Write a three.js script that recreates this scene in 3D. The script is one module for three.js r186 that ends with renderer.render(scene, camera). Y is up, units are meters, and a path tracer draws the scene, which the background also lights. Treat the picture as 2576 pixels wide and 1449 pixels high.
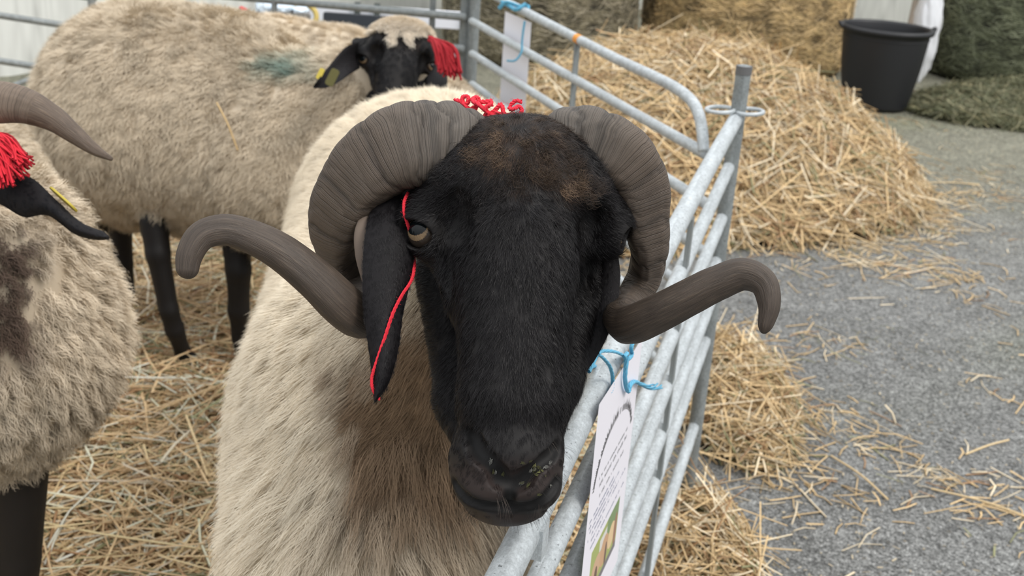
import * as THREE from 'three';
import { mergeGeometries } from 'three/addons/utils/BufferGeometryUtils.js';
import { ImprovedNoise } from 'three/addons/math/ImprovedNoise.js';

// ------------------------------------------------------------------ camera
const scene = new THREE.Scene();
const W = 2576, H = 1449, FPX = 3000, PITCH = 21 * Math.PI / 180, ROLL = 4 * Math.PI / 180, CAM = new THREE.Vector3(0, 1.38, 0);
const V = (x, y, z) => new THREE.Vector3(x, y, z);
const FW = V(0, -Math.sin(PITCH), -Math.cos(PITCH)), R0 = V(1, 0, 0), U0 = V(0, Math.cos(PITCH), -Math.sin(PITCH));
const RT = R0.clone().multiplyScalar(Math.cos(ROLL)).addScaledVector(U0, Math.sin(ROLL));
const UP = R0.clone().multiplyScalar(-Math.sin(ROLL)).addScaledVector(U0, Math.cos(ROLL));
const camera = new THREE.PerspectiveCamera(2 * Math.atan(H / 2 / FPX) * 180 / Math.PI, W / H, 0.05, 60);
camera.position.copy(CAM);
camera.up.copy(UP);
camera.lookAt(CAM.clone().add(FW));
camera.updateMatrixWorld();
camera.focus = 0.97;
camera.userData.fStop = camera.getFocalLength() / 3.4;         // about 3.4 mm of open lens

// ------------------------------------------------------------------ sky: a bright, soft overcast
function overcast() {
  const w = 128, h = 64, d = new Float32Array(w * h * 4);
  for (let j = 0; j < h; j++) for (let i = 0; i < w; i++) {
    const el = ((j + .5) / h - .5) * Math.PI, s = Math.sin(el);
    const l = s > 0 ? (1 + 2 * s) / 3 : .25, k = (j * w + i) * 4;
    d[k] = l * .985; d[k + 1] = l * 1.0; d[k + 2] = l * 1.02; d[k + 3] = 1;
  }
  const t = new THREE.DataTexture(d, w, h, THREE.RGBAFormat, THREE.FloatType);
  t.mapping = THREE.EquirectangularReflectionMapping; t.magFilter = t.minFilter = THREE.LinearFilter;
  t.wrapS = THREE.RepeatWrapping; t.needsUpdate = true;
  return t;
}
scene.background = scene.environment = overcast();
const sun = new THREE.DirectionalLight(0xfff8f0, .85);          // the sun behind thin cloud
sun.position.set(3.2, 5.2, .4); sun.target.position.set(0, .5, -2); sun.castShadow = true; sun.shadow.radius = 34;
Object.assign(sun.shadow.camera, { left: -5, right: 5, top: 5, bottom: -5, near: .1, far: 20 });
sun.shadow.mapSize.set(2048, 2048);
scene.add(sun, sun.target);
const renderer = new THREE.WebGLRenderer({ antialias: true });
renderer.toneMapping = THREE.LinearToneMapping;
renderer.toneMappingExposure = 1.98;
renderer.shadowMap.enabled = true;

// ------------------------------------------------------------------ helpers
function rngOf(a) { return () => { a |= 0; a = a + 0x6D2B79F5 | 0; let t = Math.imul(a ^ a >>> 15, 1 | a); t = t + Math.imul(t ^ t >>> 7, 61 | t) ^ t; return ((t ^ t >>> 14) >>> 0) / 4294967296; }; }
let rnd = rngOf(7);
const rr = (a, b) => a + (b - a) * rnd();
const clamp = (x, a = 0, b = 1) => Math.min(b, Math.max(a, x));
const mix = (a, b, t) => a + (b - a) * t;
const sstep = (a, b, x) => { const t = clamp((x - a) / (b - a)); return t * t * (3 - 2 * t); };
const NZ = new ImprovedNoise();
const noise = (x, y, z) => NZ.noise(x + 37.2, y + 11.7, z + 53.1);
const fbm = (x, y, z) => noise(x, y, z) * .6 + noise(x * 2.1, y * 2.1, z * 2.1) * .3 + noise(x * 4.3, y * 4.3, z * 4.3) * .15;
const at = (px, py, d) => CAM.clone().addScaledVector(FW, d).addScaledVector(RT, (px - W / 2) / FPX * d).addScaledVector(UP, (H / 2 - py) / FPX * d);
const ground = (px, py) => at(px, py, CAM.y / (-FW.y - (px - W / 2) / FPX * RT.y - (H / 2 - py) / FPX * UP.y));
const onPlane = (px, py, o, n) => { const d = at(px, py, 1).sub(CAM); return CAM.clone().addScaledVector(d, o.clone().sub(CAM).dot(n) / d.dot(n)); };
const project = (p) => { const v = p.clone().sub(CAM), d = v.dot(FW); return [W / 2 + FPX * v.dot(RT) / d, H / 2 - FPX * v.dot(UP) / d, d]; };
const names = {};
function numbered(n) { const k = names[n] = (names[n] ?? -1) + 1; return k ? n + '_' + String(k).padStart(3, '0') : n; }
function tag(o, label, category, group, kind) {
  if (label) o.userData.label = label;
  if (category) o.userData.category = category;
  if (group) o.userData.group = group;
  if (kind) o.userData.kind = kind;
  return o;
}
function thing(name, p, label, category, group) {
  const o = new THREE.Group(); o.name = numbered(name); o.position.copy(p); scene.add(o);
  return tag(o, label, category, group);
}
// a mesh authored in world coordinates, hung under a thing (or put at top level)
function obj(name, geo, mat, parent, label) {
  const m = new THREE.Mesh(geo, mat);
  m.castShadow = m.receiveShadow = true;
  if (parent && parent !== scene) {
    m.name = name;
    const o = V(0, 0, 0); for (let q = parent; q && q !== scene; q = q.parent) o.add(q.position);
    m.position.copy(o).negate(); parent.add(m);
  } else { m.name = numbered(name); scene.add(m); }
  if (label) m.userData.label = label;
  return m;
}
function std(color, roughness = .8, extra = {}) {
  const c = Array.isArray(color) ? new THREE.Color().setRGB(...color) : new THREE.Color(color);
  return new THREE.MeshStandardMaterial({ color: c, roughness, metalness: 0, side: THREE.DoubleSide, ...extra });
}
const lin = (hex) => { const c = new THREE.Color(hex); return [c.r, c.g, c.b]; };
const curveOf = (pts, closed = false) => new THREE.CatmullRomCurve3(pts, closed, 'centripetal');
const tube = (pts, r, seg = 24, ring = 8, closed = false) => new THREE.TubeGeometry(pts instanceof THREE.Curve ? pts : curveOf(pts, closed), seg, r, ring, closed);
function capTube(pts, r, seg = 24, ring = 10) {
  const c = pts instanceof THREE.Curve ? pts : pts.length === 2 ? new THREE.LineCurve3(...pts) : curveOf(pts);
  const g = [strip(new THREE.TubeGeometry(c, seg, r, ring))];
  for (const e of [0, 1]) {
    const s = new THREE.SphereGeometry(r, ring, 6); s.scale(1, 1, .45); const t = c.getTangent(e).multiplyScalar(e ? 1 : -1);
    s.applyQuaternion(new THREE.Quaternion().setFromUnitVectors(V(0, 0, 1), t)); s.translate(...c.getPoint(e).toArray()); g.push(strip(s));
  }
  return mergeGeometries(g);
}
function strip(g) { for (const k of Object.keys(g.attributes)) if (!['position', 'normal', 'uv'].includes(k)) g.deleteAttribute(k); return g; }
function noiseTexture(size, fn, srgb) {
  const d = new Uint8Array(size * size * 4);
  for (let j = 0; j < size; j++) for (let i = 0; i < size; i++) {
    const c = fn(i / size, j / size, i, j), k = (j * size + i) * 4;
    d[k] = clamp(c[0]) * 255; d[k + 1] = clamp(c[1]) * 255; d[k + 2] = clamp(c[2]) * 255; d[k + 3] = 255;
  }
  const t = new THREE.DataTexture(d, size, size); t.magFilter = t.minFilter = THREE.LinearFilter;
  t.wrapS = t.wrapT = THREE.RepeatWrapping; if (srgb) t.colorSpace = THREE.SRGBColorSpace; t.needsUpdate = true;
  return t;
}
// tiling value noise
function tileNoise(n, seed, n2 = n) {          // n cells along u, n2 along v
  const r = rngOf(seed), g = Float32Array.from({ length: n * n2 }, () => r());
  return (u, v) => {
    const x = u * n, y = v * n2, i = Math.floor(x), j = Math.floor(y), a = x - i, b = y - j, s = a * a * (3 - 2 * a), t = b * b * (3 - 2 * b);
    const q = (i, j) => g[((j % n2 + n2) % n2) * n + (i % n + n) % n];
    return mix(mix(q(i, j), q(i + 1, j), s), mix(q(i, j + 1), q(i + 1, j + 1), s), t);
  };
}

// ---- signed distance modelling: tapered capsules and ellipsoids joined by a smooth minimum, meshed by surface nets
const smin = (a, b, k) => { const h = Math.max(k - Math.abs(a - b), 0) / k; return Math.min(a, b) - h * h * k * .25; };
const smax = (a, b, k) => -smin(-a, -b, k);
function cone(a, b, ra, rb) {
  const bx = b.x - a.x, by = b.y - a.y, bz = b.z - a.z, l = 1 / (bx * bx + by * by + bz * bz + 1e-12);
  return (x, y, z) => {
    const px = x - a.x, py = y - a.y, pz = z - a.z, t = clamp((px * bx + py * by + pz * bz) * l);
    return Math.hypot(px - bx * t, py - by * t, pz - bz * t) - (ra + (rb - ra) * t);
  };
}
function ell(c, rx, ry, rz) {
  return (x, y, z) => {
    const a = (x - c.x) / rx, b = (y - c.y) / ry, d = (z - c.z) / rz, k0 = Math.hypot(a, b, d), k1 = Math.hypot(a / rx, b / ry, d / rz);
    return k1 > 1e-9 ? k0 * (k0 - 1) / k1 : -Math.min(rx, ry, rz);
  };
}
function union(list) {          // [[f, k], ...]
  return (x, y, z) => { let d = 1e3; for (const [f, k] of list) { const e = f(x, y, z); d = e - d > k ? d : d - e > k ? e : smin(d, e, k); } return d; };
}
function nets(f, lo, hi, cell) {
  const B = 4, dim = [0, 1, 2].map((i) => Math.ceil((hi[i] - lo[i]) / cell / B) * B + 1), [nx, ny, nz] = dim;
  const val = new Float32Array(nx * ny * nz).fill(1), id = (i, j, k) => (k * ny + j) * nx + i;
  for (let K = 0; K < nz - 1; K += B) for (let J = 0; J < ny - 1; J += B) for (let I = 0; I < nx - 1; I += B) {
    const dc = f(lo[0] + (I + B / 2) * cell, lo[1] + (J + B / 2) * cell, lo[2] + (K + B / 2) * cell), far = Math.abs(dc) > cell * B * 1.6;
    for (let k = K; k <= K + B; k++) for (let j = J; j <= J + B; j++) for (let i = I; i <= I + B; i++) {
      if (far) { if (val[id(i, j, k)] === 1) val[id(i, j, k)] = dc; } else val[id(i, j, k)] = f(lo[0] + i * cell, lo[1] + j * cell, lo[2] + k * cell);
    }
  }
  const vid = new Int32Array(nx * ny * nz).fill(-1), pos = [], idx = [];
  for (let k = 0; k < nz - 1; k++) for (let j = 0; j < ny - 1; j++) for (let i = 0; i < nx - 1; i++) {
    let neg = 0, n = 0, sx = 0, sy = 0, sz = 0; const c = [];
    for (let q = 0; q < 8; q++) { const v = val[id(i + (q & 1), j + (q >> 1 & 1), k + (q >> 2))]; c.push(v); if (v < 0) neg++; }
    if (neg === 0 || neg === 8) continue;
    for (let a = 0; a < 8; a++) for (let bit = 1; bit < 8; bit <<= 1) if (!(a & bit)) {
      const b = a | bit; if ((c[a] < 0) === (c[b] < 0)) continue;
      const t = c[a] / (c[a] - c[b]); n++;
      sx += (a & 1) + (bit === 1 ? t : 0); sy += (a >> 1 & 1) + (bit === 2 ? t : 0); sz += (a >> 2) + (bit === 4 ? t : 0);
    }
    vid[id(i, j, k)] = pos.length / 3;
    pos.push(lo[0] + (i + sx / n) * cell, lo[1] + (j + sy / n) * cell, lo[2] + (k + sz / n) * cell);
  }
  for (let k = 1; k < nz - 1; k++) for (let j = 1; j < ny - 1; j++) for (let i = 1; i < nx - 1; i++) {
    const a = val[id(i, j, k)] < 0;
    const quad = (p, q, r, s, flip) => { if (p < 0 || q < 0 || r < 0 || s < 0) return; flip ? idx.push(p, q, r, p, r, s) : idx.push(p, r, q, p, s, r); };
    if (a !== val[id(i + 1, j, k)] < 0) quad(vid[id(i, j - 1, k - 1)], vid[id(i, j, k - 1)], vid[id(i, j, k)], vid[id(i, j - 1, k)], a);
    if (a !== val[id(i, j + 1, k)] < 0) quad(vid[id(i - 1, j, k - 1)], vid[id(i - 1, j, k)], vid[id(i, j, k)], vid[id(i, j, k - 1)], a);
    if (a !== val[id(i, j, k + 1)] < 0) quad(vid[id(i - 1, j - 1, k)], vid[id(i, j - 1, k)], vid[id(i, j, k)], vid[id(i - 1, j, k)], a);
  }
  const g = new THREE.BufferGeometry(), nor = new Float32Array(pos.length), e = cell * .5;
  for (let q = 0; q < pos.length; q += 3) {
    const [x, y, z] = [pos[q], pos[q + 1], pos[q + 2]];
    const a = f(x + e, y, z) - f(x - e, y, z), b = f(x, y + e, z) - f(x, y - e, z), c = f(x, y, z + e) - f(x, y, z - e), l = 1 / (Math.hypot(a, b, c) || 1);
    nor[q] = a * l; nor[q + 1] = b * l; nor[q + 2] = c * l;
  }
  g.setAttribute('position', new THREE.Float32BufferAttribute(pos, 3));
  g.setAttribute('normal', new THREE.BufferAttribute(nor, 3));
  g.setIndex(idx);
  return g;
}
function paint(g, fn) {          // vertex colours from position and normal
  const p = g.attributes.position, n = g.attributes.normal, c = new Float32Array(p.count * 3);
  for (let i = 0; i < p.count; i++) c.set(fn(V(p.getX(i), p.getY(i), p.getZ(i)), n ? V(n.getX(i), n.getY(i), n.getZ(i)) : null), i * 3);
  g.setAttribute('color', new THREE.BufferAttribute(c, 3));
  return g;
}

// ---- fibres: clumps of thin ribbons, placed over a surface
// a clump grows along +Y from the origin and is laid over towards +Z
function clump({ n, len, width, spread, tip, lay, wave = 0, curl = 0, seg = 3, vary = .35, subs = 1, area = 0 }) {
  const P = [], I = [], mid = Array.from({ length: subs }, () => { const a = rr(0, 6.283), r = area * Math.sqrt(rnd()); return [Math.cos(a) * r, Math.sin(a) * r]; });
  for (let q = 0; q < n; q++) {
    const a = rr(0, 6.283), r = spread * Math.sqrt(rnd()), x0 = Math.cos(a) * r, z0 = Math.sin(a) * r, L = len * (1 + rr(-vary, vary)), l = lay * rr(.8, 1.2);
    const tx = x0 * tip + rr(-1, 1) * spread * .25, tw = rr(-.7, .7), ph = rr(0, 6.283), wv = wave * rr(.6, 1.4), base = P.length / 3;
    for (let s = 0; s <= seg; s++) {
      const t = s / seg, out = L * (Math.sin(t * 1.5) / 1.0) * (1 - l), fwd = L * l * t * (1 + .2 * t);
      const x = mix(x0, tx, t) + Math.sin(t * 5 + ph) * wv + Math.sin(t * curl * 6.283 + ph) * wv * (curl ? 1 : 0);
      const z = mix(z0, z0 * tip, t) + fwd, y = out + Math.cos(t * curl * 6.283 + ph) * wv * (curl ? 1 : 0);
      const [mx, mz] = mid[q % subs], w = width * (1 - t * .75) * .5, cx = Math.cos(tw) * w, cy = Math.sin(tw) * w;
      if (s === seg) P.push(x + mx, y, z + mz); else P.push(x + mx - cx, y - cy, z + mz, x + mx + cx, y + cy, z + mz);
      if (s < seg - 1) I.push(base + s * 2, base + s * 2 + 1, base + s * 2 + 2, base + s * 2 + 1, base + s * 2 + 3, base + s * 2 + 2);
      if (s === seg - 1) I.push(base + s * 2, base + s * 2 + 1, base + s * 2 + 2);
    }
  }
  const g = new THREE.BufferGeometry();
  g.setAttribute('position', new THREE.Float32BufferAttribute(P, 3)); g.setIndex(I); g.computeVertexNormals();
  return g;
}
// put(p, n) -> null or {flow, s, sy, color, lift}; copies of the clumps become InstancedMesh parts of kind stuff
function sampler(surface) {
  const p = surface.attributes.position, nn = surface.attributes.normal, ix = surface.index.array, cum = new Float64Array(ix.length / 3);
  const A = V(), B = V(), C = V(); let sum = 0;
  for (let t = 0; t < cum.length; t++) {
    A.fromBufferAttribute(p, ix[t * 3]); B.fromBufferAttribute(p, ix[t * 3 + 1]); C.fromBufferAttribute(p, ix[t * 3 + 2]);
    sum += B.sub(A).cross(C.sub(A)).length() * .5; cum[t] = sum;
  }
  return () => {
    const r = rnd() * sum; let a = 0, b = cum.length - 1; while (a < b) { const h = a + b >> 1; cum[h] < r ? a = h + 1 : b = h; }
    const i = [ix[a * 3], ix[a * 3 + 1], ix[a * 3 + 2]]; let u = rnd(), v = rnd(); if (u + v > 1) { u = 1 - u; v = 1 - v; }
    const w = [1 - u - v, u, v], P = V(), N = V();
    for (let k = 0; k < 3; k++) { P.addScaledVector(A.fromBufferAttribute(p, i[k]), w[k]); N.addScaledVector(A.fromBufferAttribute(nn, i[k]), w[k]); }
    return [P, N.normalize()];
  };
}
function cover(name, surface, count, clumps, mat, put, parent) {
  const pick = sampler(surface);
  const lists = clumps.map(() => []), m = new THREE.Matrix4(), X = V(), Y = V(), Z = V();
  for (let q = 0; q < count; q++) {
    const [P, N] = pick();
    const o = put(P, N); if (!o) continue;
    Y.copy(N); Z.copy(o.flow).addScaledVector(Y, -Y.dot(o.flow)); if (Z.lengthSq() < 1e-8) Z.set(.3, .1, .2).cross(Y); Z.normalize();
    if (o.tilt) { Y.addScaledVector(Z, o.tilt).normalize(); Z.addScaledVector(Y, -Y.dot(Z)).normalize(); }
    X.crossVectors(Y, Z).normalize();
    m.makeBasis(X.clone().multiplyScalar(o.s), Y.clone().multiplyScalar(o.s * (o.sy ?? 1)), Z.clone().multiplyScalar(o.s)); m.setPosition(P.addScaledVector(N, o.lift ?? 0));
    lists[Math.floor(rnd() * clumps.length)].push([m.clone(), o.color]);
  }
  lists.forEach((l, k) => copies(name, clumps[k], mat, l, parent));
}
function copies(name, geo, mat, list, parent, label) {
  if (!list.length) return;
  const im = new THREE.InstancedMesh(geo, mat, list.length), c = new THREE.Color();
  list.forEach(([m, col], i) => { im.setMatrixAt(i, m); im.setColorAt(i, c.setRGB(...col)); });
  im.castShadow = im.receiveShadow = true;
  if (parent && parent !== scene) { im.name = name; im.position.copy(parent.position).negate(); parent.add(im); } else { im.name = numbered(name); scene.add(im); }
  im.userData.kind = 'stuff'; if (label) im.userData.label = label;
  return im;
}

// ================================================================== SETTING
const floorFn = (() => {
  const a = tileNoise(512, 1), b = tileNoise(180, 2), c = tileNoise(40, 3), e = tileNoise(10, 4);
  return (u, v) => { const s = a(u, v); return .50 + (s - .5) * .46 + (b(u, v) - .5) * .30 + (c(u, v) - .5) * .06 + (e(u, v) - .5) * .06 + (s > .93 ? .16 : 0); };
})();
const floorMap = noiseTexture(1024, (u, v) => { const g = floorFn(u, v); return [g * .985, g, g * 1.0]; }, true);
const floorBump = noiseTexture(1024, (u, v) => { const g = floorFn(u, v); return [g, g, g]; });
{
  const g = new THREE.BoxGeometry(16, .12, 16, 60, 1, 60); g.translate(0, -.06, -5);
  const uv = g.attributes.uv, p = g.attributes.position;
  for (let i = 0; i < uv.count; i++) uv.setXY(i, p.getX(i) / 1.1, p.getZ(i) / 1.1);
  paint(g, (q) => { const n = 1 + .22 * fbm(q.x * 1.3, 0, q.z * 1.3), gr = sstep(.1, .5, fbm(q.x * .9 + 4, 2, q.z * .9)) * .2, du = sstep(-3.6, -6.2, q.z + .8 * fbm(q.x, 3, q.z)); return [n * (1 - gr * .3) * (1 + .16 * du), n * (1 - gr * .1) * (1 + .12 * du), n * (1 - gr) * (1 - .12 * du)]; });
  const f = obj('floor', g, std([.63, .62, .60], .86, { map: floorMap, bumpMap: floorBump, bumpScale: .0025, vertexColors: true }));
  f.userData.kind = 'structure';
}
const tarpMap = noiseTexture(512, (() => {
  const a = tileNoise(24, 5, 6), b = tileNoise(90, 6, 11), c = tileNoise(6, 7);
  return (u, v) => { const s = .95 - .12 * Math.pow(a(u, v), 4) - .05 * b(u, v) - .05 * c(u, v); return [s, s * 1.005, s * .995]; };
})(), true);
function wall(name, a, b, h, t) {       // a wall of white sheeting standing on the floor from a to b
  const d = b.clone().sub(a), L = d.length(), g = new THREE.BoxGeometry(L, h, t, 40, 8, 1), p = g.attributes.position;
  for (let i = 0; i < p.count; i++) p.setZ(i, p.getZ(i) + .03 * Math.sin(p.getX(i) * 5.1) + .02 * Math.sin(p.getX(i) * 11 + 1));
  const uv = g.attributes.uv; for (let i = 0; i < uv.count; i++) uv.setXY(i, p.getX(i) / 1.5, p.getY(i) / 1.5);
  g.computeVertexNormals(); g.translate(0, h / 2, 0);
  const m = obj(name, g, std([.90, .91, .89], .6, { map: tarpMap }));
  m.position.copy(a).add(b).multiplyScalar(.5); m.rotation.y = Math.atan2(-d.z, d.x); m.userData.kind = 'structure';
}
wall('wall_left', V(-4.6, 0, -3.6), V(.3, 0, -10.6), 2.6, .06);
wall('wall_back', V(.3, 0, -10.6), V(7.5, 0, -9.9), 2.6, .06);

// ================================================================== HURDLES
const galvMap = noiseTexture(512, (() => {
  const a = tileNoise(64, 11), b = tileNoise(200, 12), c = tileNoise(14, 13);
  return (u, v) => { const s = .88 + (a(u, v) - .5) * .10 + (b(u, v) - .5) * .10 + (c(u, v) - .5) * .12 - .3 * sstep(.9, .97, a(u + .3, v)); return [s * .985, s, s * 1.01]; };
})(), true);
const galvRough = noiseTexture(256, (() => { const a = tileNoise(60, 14), b = tileNoise(12, 15); return (u, v) => { const s = .45 + a(u, v) * .3 + b(u, v) * .2; return [s, s, s]; }; })());
const galvFine = new THREE.MeshStandardMaterial({ color: new THREE.Color().setRGB(.66, .69, .70), roughness: .85, metalness: .3, map: galvMap, roughnessMap: galvRough });
const galvDull = new THREE.MeshStandardMaterial({ color: new THREE.Color().setRGB(.33, .35, .345), roughness: .9, metalness: .3, map: galvMap, roughnessMap: galvRough });
const metalUv = (g, L, r) => { const uv = g.attributes.uv; for (let i = 0; i < uv.count; i++) uv.setXY(i, uv.getX(i) * L / .22, uv.getY(i) * r * 6.28 / .22); return g; };
function rail(name, pts, r, parent, mat = galvFine, label) {
  const L = pts[0].distanceTo(pts[pts.length - 1]);
  return obj(name, metalUv(capTube(pts, r, Math.max(2, (pts.length - 1) * 14), 16), L, r), mat, parent, label);
}
const down = (p, y) => V(p.x, p.y - y, p.z);
// near hurdle: eight rails running from beside the camera to the tall post
const P1 = at(1850, 301, 2.31), N1 = at(1267, 1449, .98), HD = N1.clone().sub(P1);
const nearHurdle = thing('sheep_hurdle', V(P1.x, 0, P1.z), 'galvanised pipe hurdle beside the big horned ram, ending at a tall post', 'hurdle', 'sheep hurdles round the pen');
{
  const offs = [0, .094, .199, .290, .377, .465, .666, .862];
  offs.forEach((o, i) => {
    const pts = [0, .2, .4, .6, .8, 1, 1.12].map((t) => down(P1, o).addScaledVector(HD, t).add(V(0, i ? 0 : .017 * Math.sin(Math.PI * clamp(t)), 0)));
    rail('rail', pts, i === 0 ? .0142 : .0115, nearHurdle);
  });
  const np = P1.clone().addScaledVector(HD, 1.13); rail('post', [V(np.x, .004, np.z), V(np.x, np.y + .06, np.z)], .0150, nearHurdle, galvDull);
  const top = V(P1.x, P1.y + .1, P1.z);
  rail('post', [V(P1.x + .004, .004, P1.z - .004), top.clone().add(V(.004, 0, -.004))], .0150, nearHurdle, galvDull);
  const cap = new THREE.CylinderGeometry(.0158, .0158, .016, 18); cap.translate(top.x + .004, top.y - .004, top.z - .004);
  obj('post_cap', cap, std([.12, .12, .12], .7), nearHurdle, 'worn dark rim of the post');
  // linking eyes either side of the post
  const e = HD.clone().normalize(), sideV = V(-e.z, 0, e.x);
  for (const s of [-1, 1]) {
    const c = at(s < 0 ? 1812 : 1885, s < 0 ? 276 : 281, 2.305), pts = [];
    for (let k = 0; k < 20; k++) { const a = k / 20 * 6.283; pts.push(c.clone().addScaledVector(RT, Math.cos(a) * .0265).addScaledVector(V(-RT.z, 0, RT.x).normalize(), Math.sin(a) * .026)); }
    obj('linking_eye', tube(pts, .0042, 48, 8, true), galvFine, nearHurdle);
  }
  // upright straps tying the rails
  for (const t of [.375]) {
    const a = down(P1, .008).addScaledVector(HD, t), b = down(P1, .86).addScaledVector(HD, t), g = new THREE.BoxGeometry(.007, a.y - b.y, .022);
    g.rotateY(Math.atan2(HD.x, HD.z) + Math.PI / 2); g.rotateY(Math.PI / 2); g.translate((a.x + b.x) / 2, (a.y + b.y) / 2, (a.z + b.z) / 2);
    g.translate(sideV.x * -.006, 0, sideV.z * -.006);
    obj('upright_strap', g, galvDull, nearHurdle);
  }
  const bq = down(P1, -.004).addScaledVector(HD, .955), br = new THREE.BoxGeometry(.012, .03, .022); br.rotateY(Math.atan2(HD.x, HD.z)); br.translate(bq.x + .011, bq.y - .012, bq.z);
  obj('bracket', br, galvFine, nearHurdle, 'welded bracket near the end of the top rail');
}
// far hurdle, from the tall post away to the corner post
const DF = 3.75, DN = 2.36;
const farHurdle = thing('sheep_hurdle', V(.36, 0, -2.32), 'galvanised pipe hurdle with a rounded top corner in front of the straw heap', 'hurdle', 'sheep hurdles round the pen');
const fr = (yr, yl) => [at(1772, yr, DN), at(1187, yl, DF)];
{
  const R1 = fr(263, -40), R2 = fr(385, 53), R3 = fr(510, 135), R4 = fr(636, 212);
  const lerp = (a, t) => a[0].clone().lerp(a[1], t);
  rail('rail', [R2[0].clone().add(V(-.002, .004, 0)), lerp(R1, .0).add(V(0, -.045, 0)), lerp(R1, .018).add(V(0, -.016, 0)), lerp(R1, .055), lerp(R1, .3), lerp(R1, .6), R1[1]], .0118, farHurdle);
  rail('rail', R2, .0115, farHurdle); rail('rail', R3, .0115, farHurdle); rail('rail', R4, .0115, farHurdle);
  for (const k of [1, 2, 3]) { const d = k * .1; rail('rail', [down(R4[0], d), down(R4[1], d)], .0115, farHurdle); }
  const q = at(1187, 0, DF); rail('post', [V(q.x + .012, .0, q.z), V(q.x + .012, 1.0, q.z)], .016, farHurdle, galvDull);
  const s = lerp(R1, .47), r = at(1445, 290, 2.9);
  for (const t of [.43]) { const a = lerp(R1, t), g = new THREE.BoxGeometry(.014, .75, .006); g.rotateY(.4); g.translate(a.x, a.y - .38, a.z + .004); obj('upright_strap', g, galvDull, farHurdle); }
  const pm = lerp(R1, .425), e1 = R1[1].clone().sub(R1[0]).normalize();
  obj('paint_mark', tube([pm.clone().addScaledVector(e1, -.014), pm.clone().addScaledVector(e1, .014)], .0121, 4, 14), std([.75, .30, .05], .7), farHurdle, 'orange paint mark on the top rail');
}
// back hurdle
const backHurdle = thing('sheep_hurdle', at(900, 20, 3.9).setY(0), 'galvanised hurdle across the back of the pen behind the ewe with the red tassel', 'hurdle', 'sheep hurdles round the pen');
{
  const A = [at(1168, 43, 3.76), at(560, -18, 4.2)];
  for (const o of [-.1, 0, .1, .2, .3, .4]) rail('rail', [down(A[0], o), down(A[1], o + .01)], .0125, backHurdle, galvDull);
  const p = at(1172, 0, 3.78); rail('post', [V(p.x, .0, p.z), V(p.x, 1.0, p.z)], .016, backHurdle, galvDull);
  const s = at(1089, 10, 3.83); rail('upright_strap', [V(s.x, .3, s.z), V(s.x, .97, s.z)], .010, backHurdle, galvDull);
  const s2 = at(690, 10, 4.1); rail('upright_strap', [V(s2.x, .3, s2.z), V(s2.x, .97, s2.z)], .010, backHurdle, galvDull);
}
const leftHurdle = thing('sheep_hurdle', at(60, 100, 4.4).setY(0), 'galvanised hurdle against the white sheeting, with a sloping brace', 'hurdle', 'sheep hurdles round the pen');
{
  for (const [y0, y1] of [[-42, -4], [40, 76], [155, 190]]) rail('rail', [at(-160, y0 - 26, 4.3), at(240, y1, 4.5)], .0125, leftHurdle, galvDull);
  rail('brace', [at(30, 217, 4.35), at(130, 180, 4.4)], .010, leftHurdle, galvDull);
  const q = at(-150, 60, 4.3), q2 = at(236, 100, 4.5);
  for (const w of [q, q2]) rail('post', [V(w.x, 0, w.z), V(w.x, .92, w.z)], .014, leftHurdle, galvDull);
}

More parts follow.
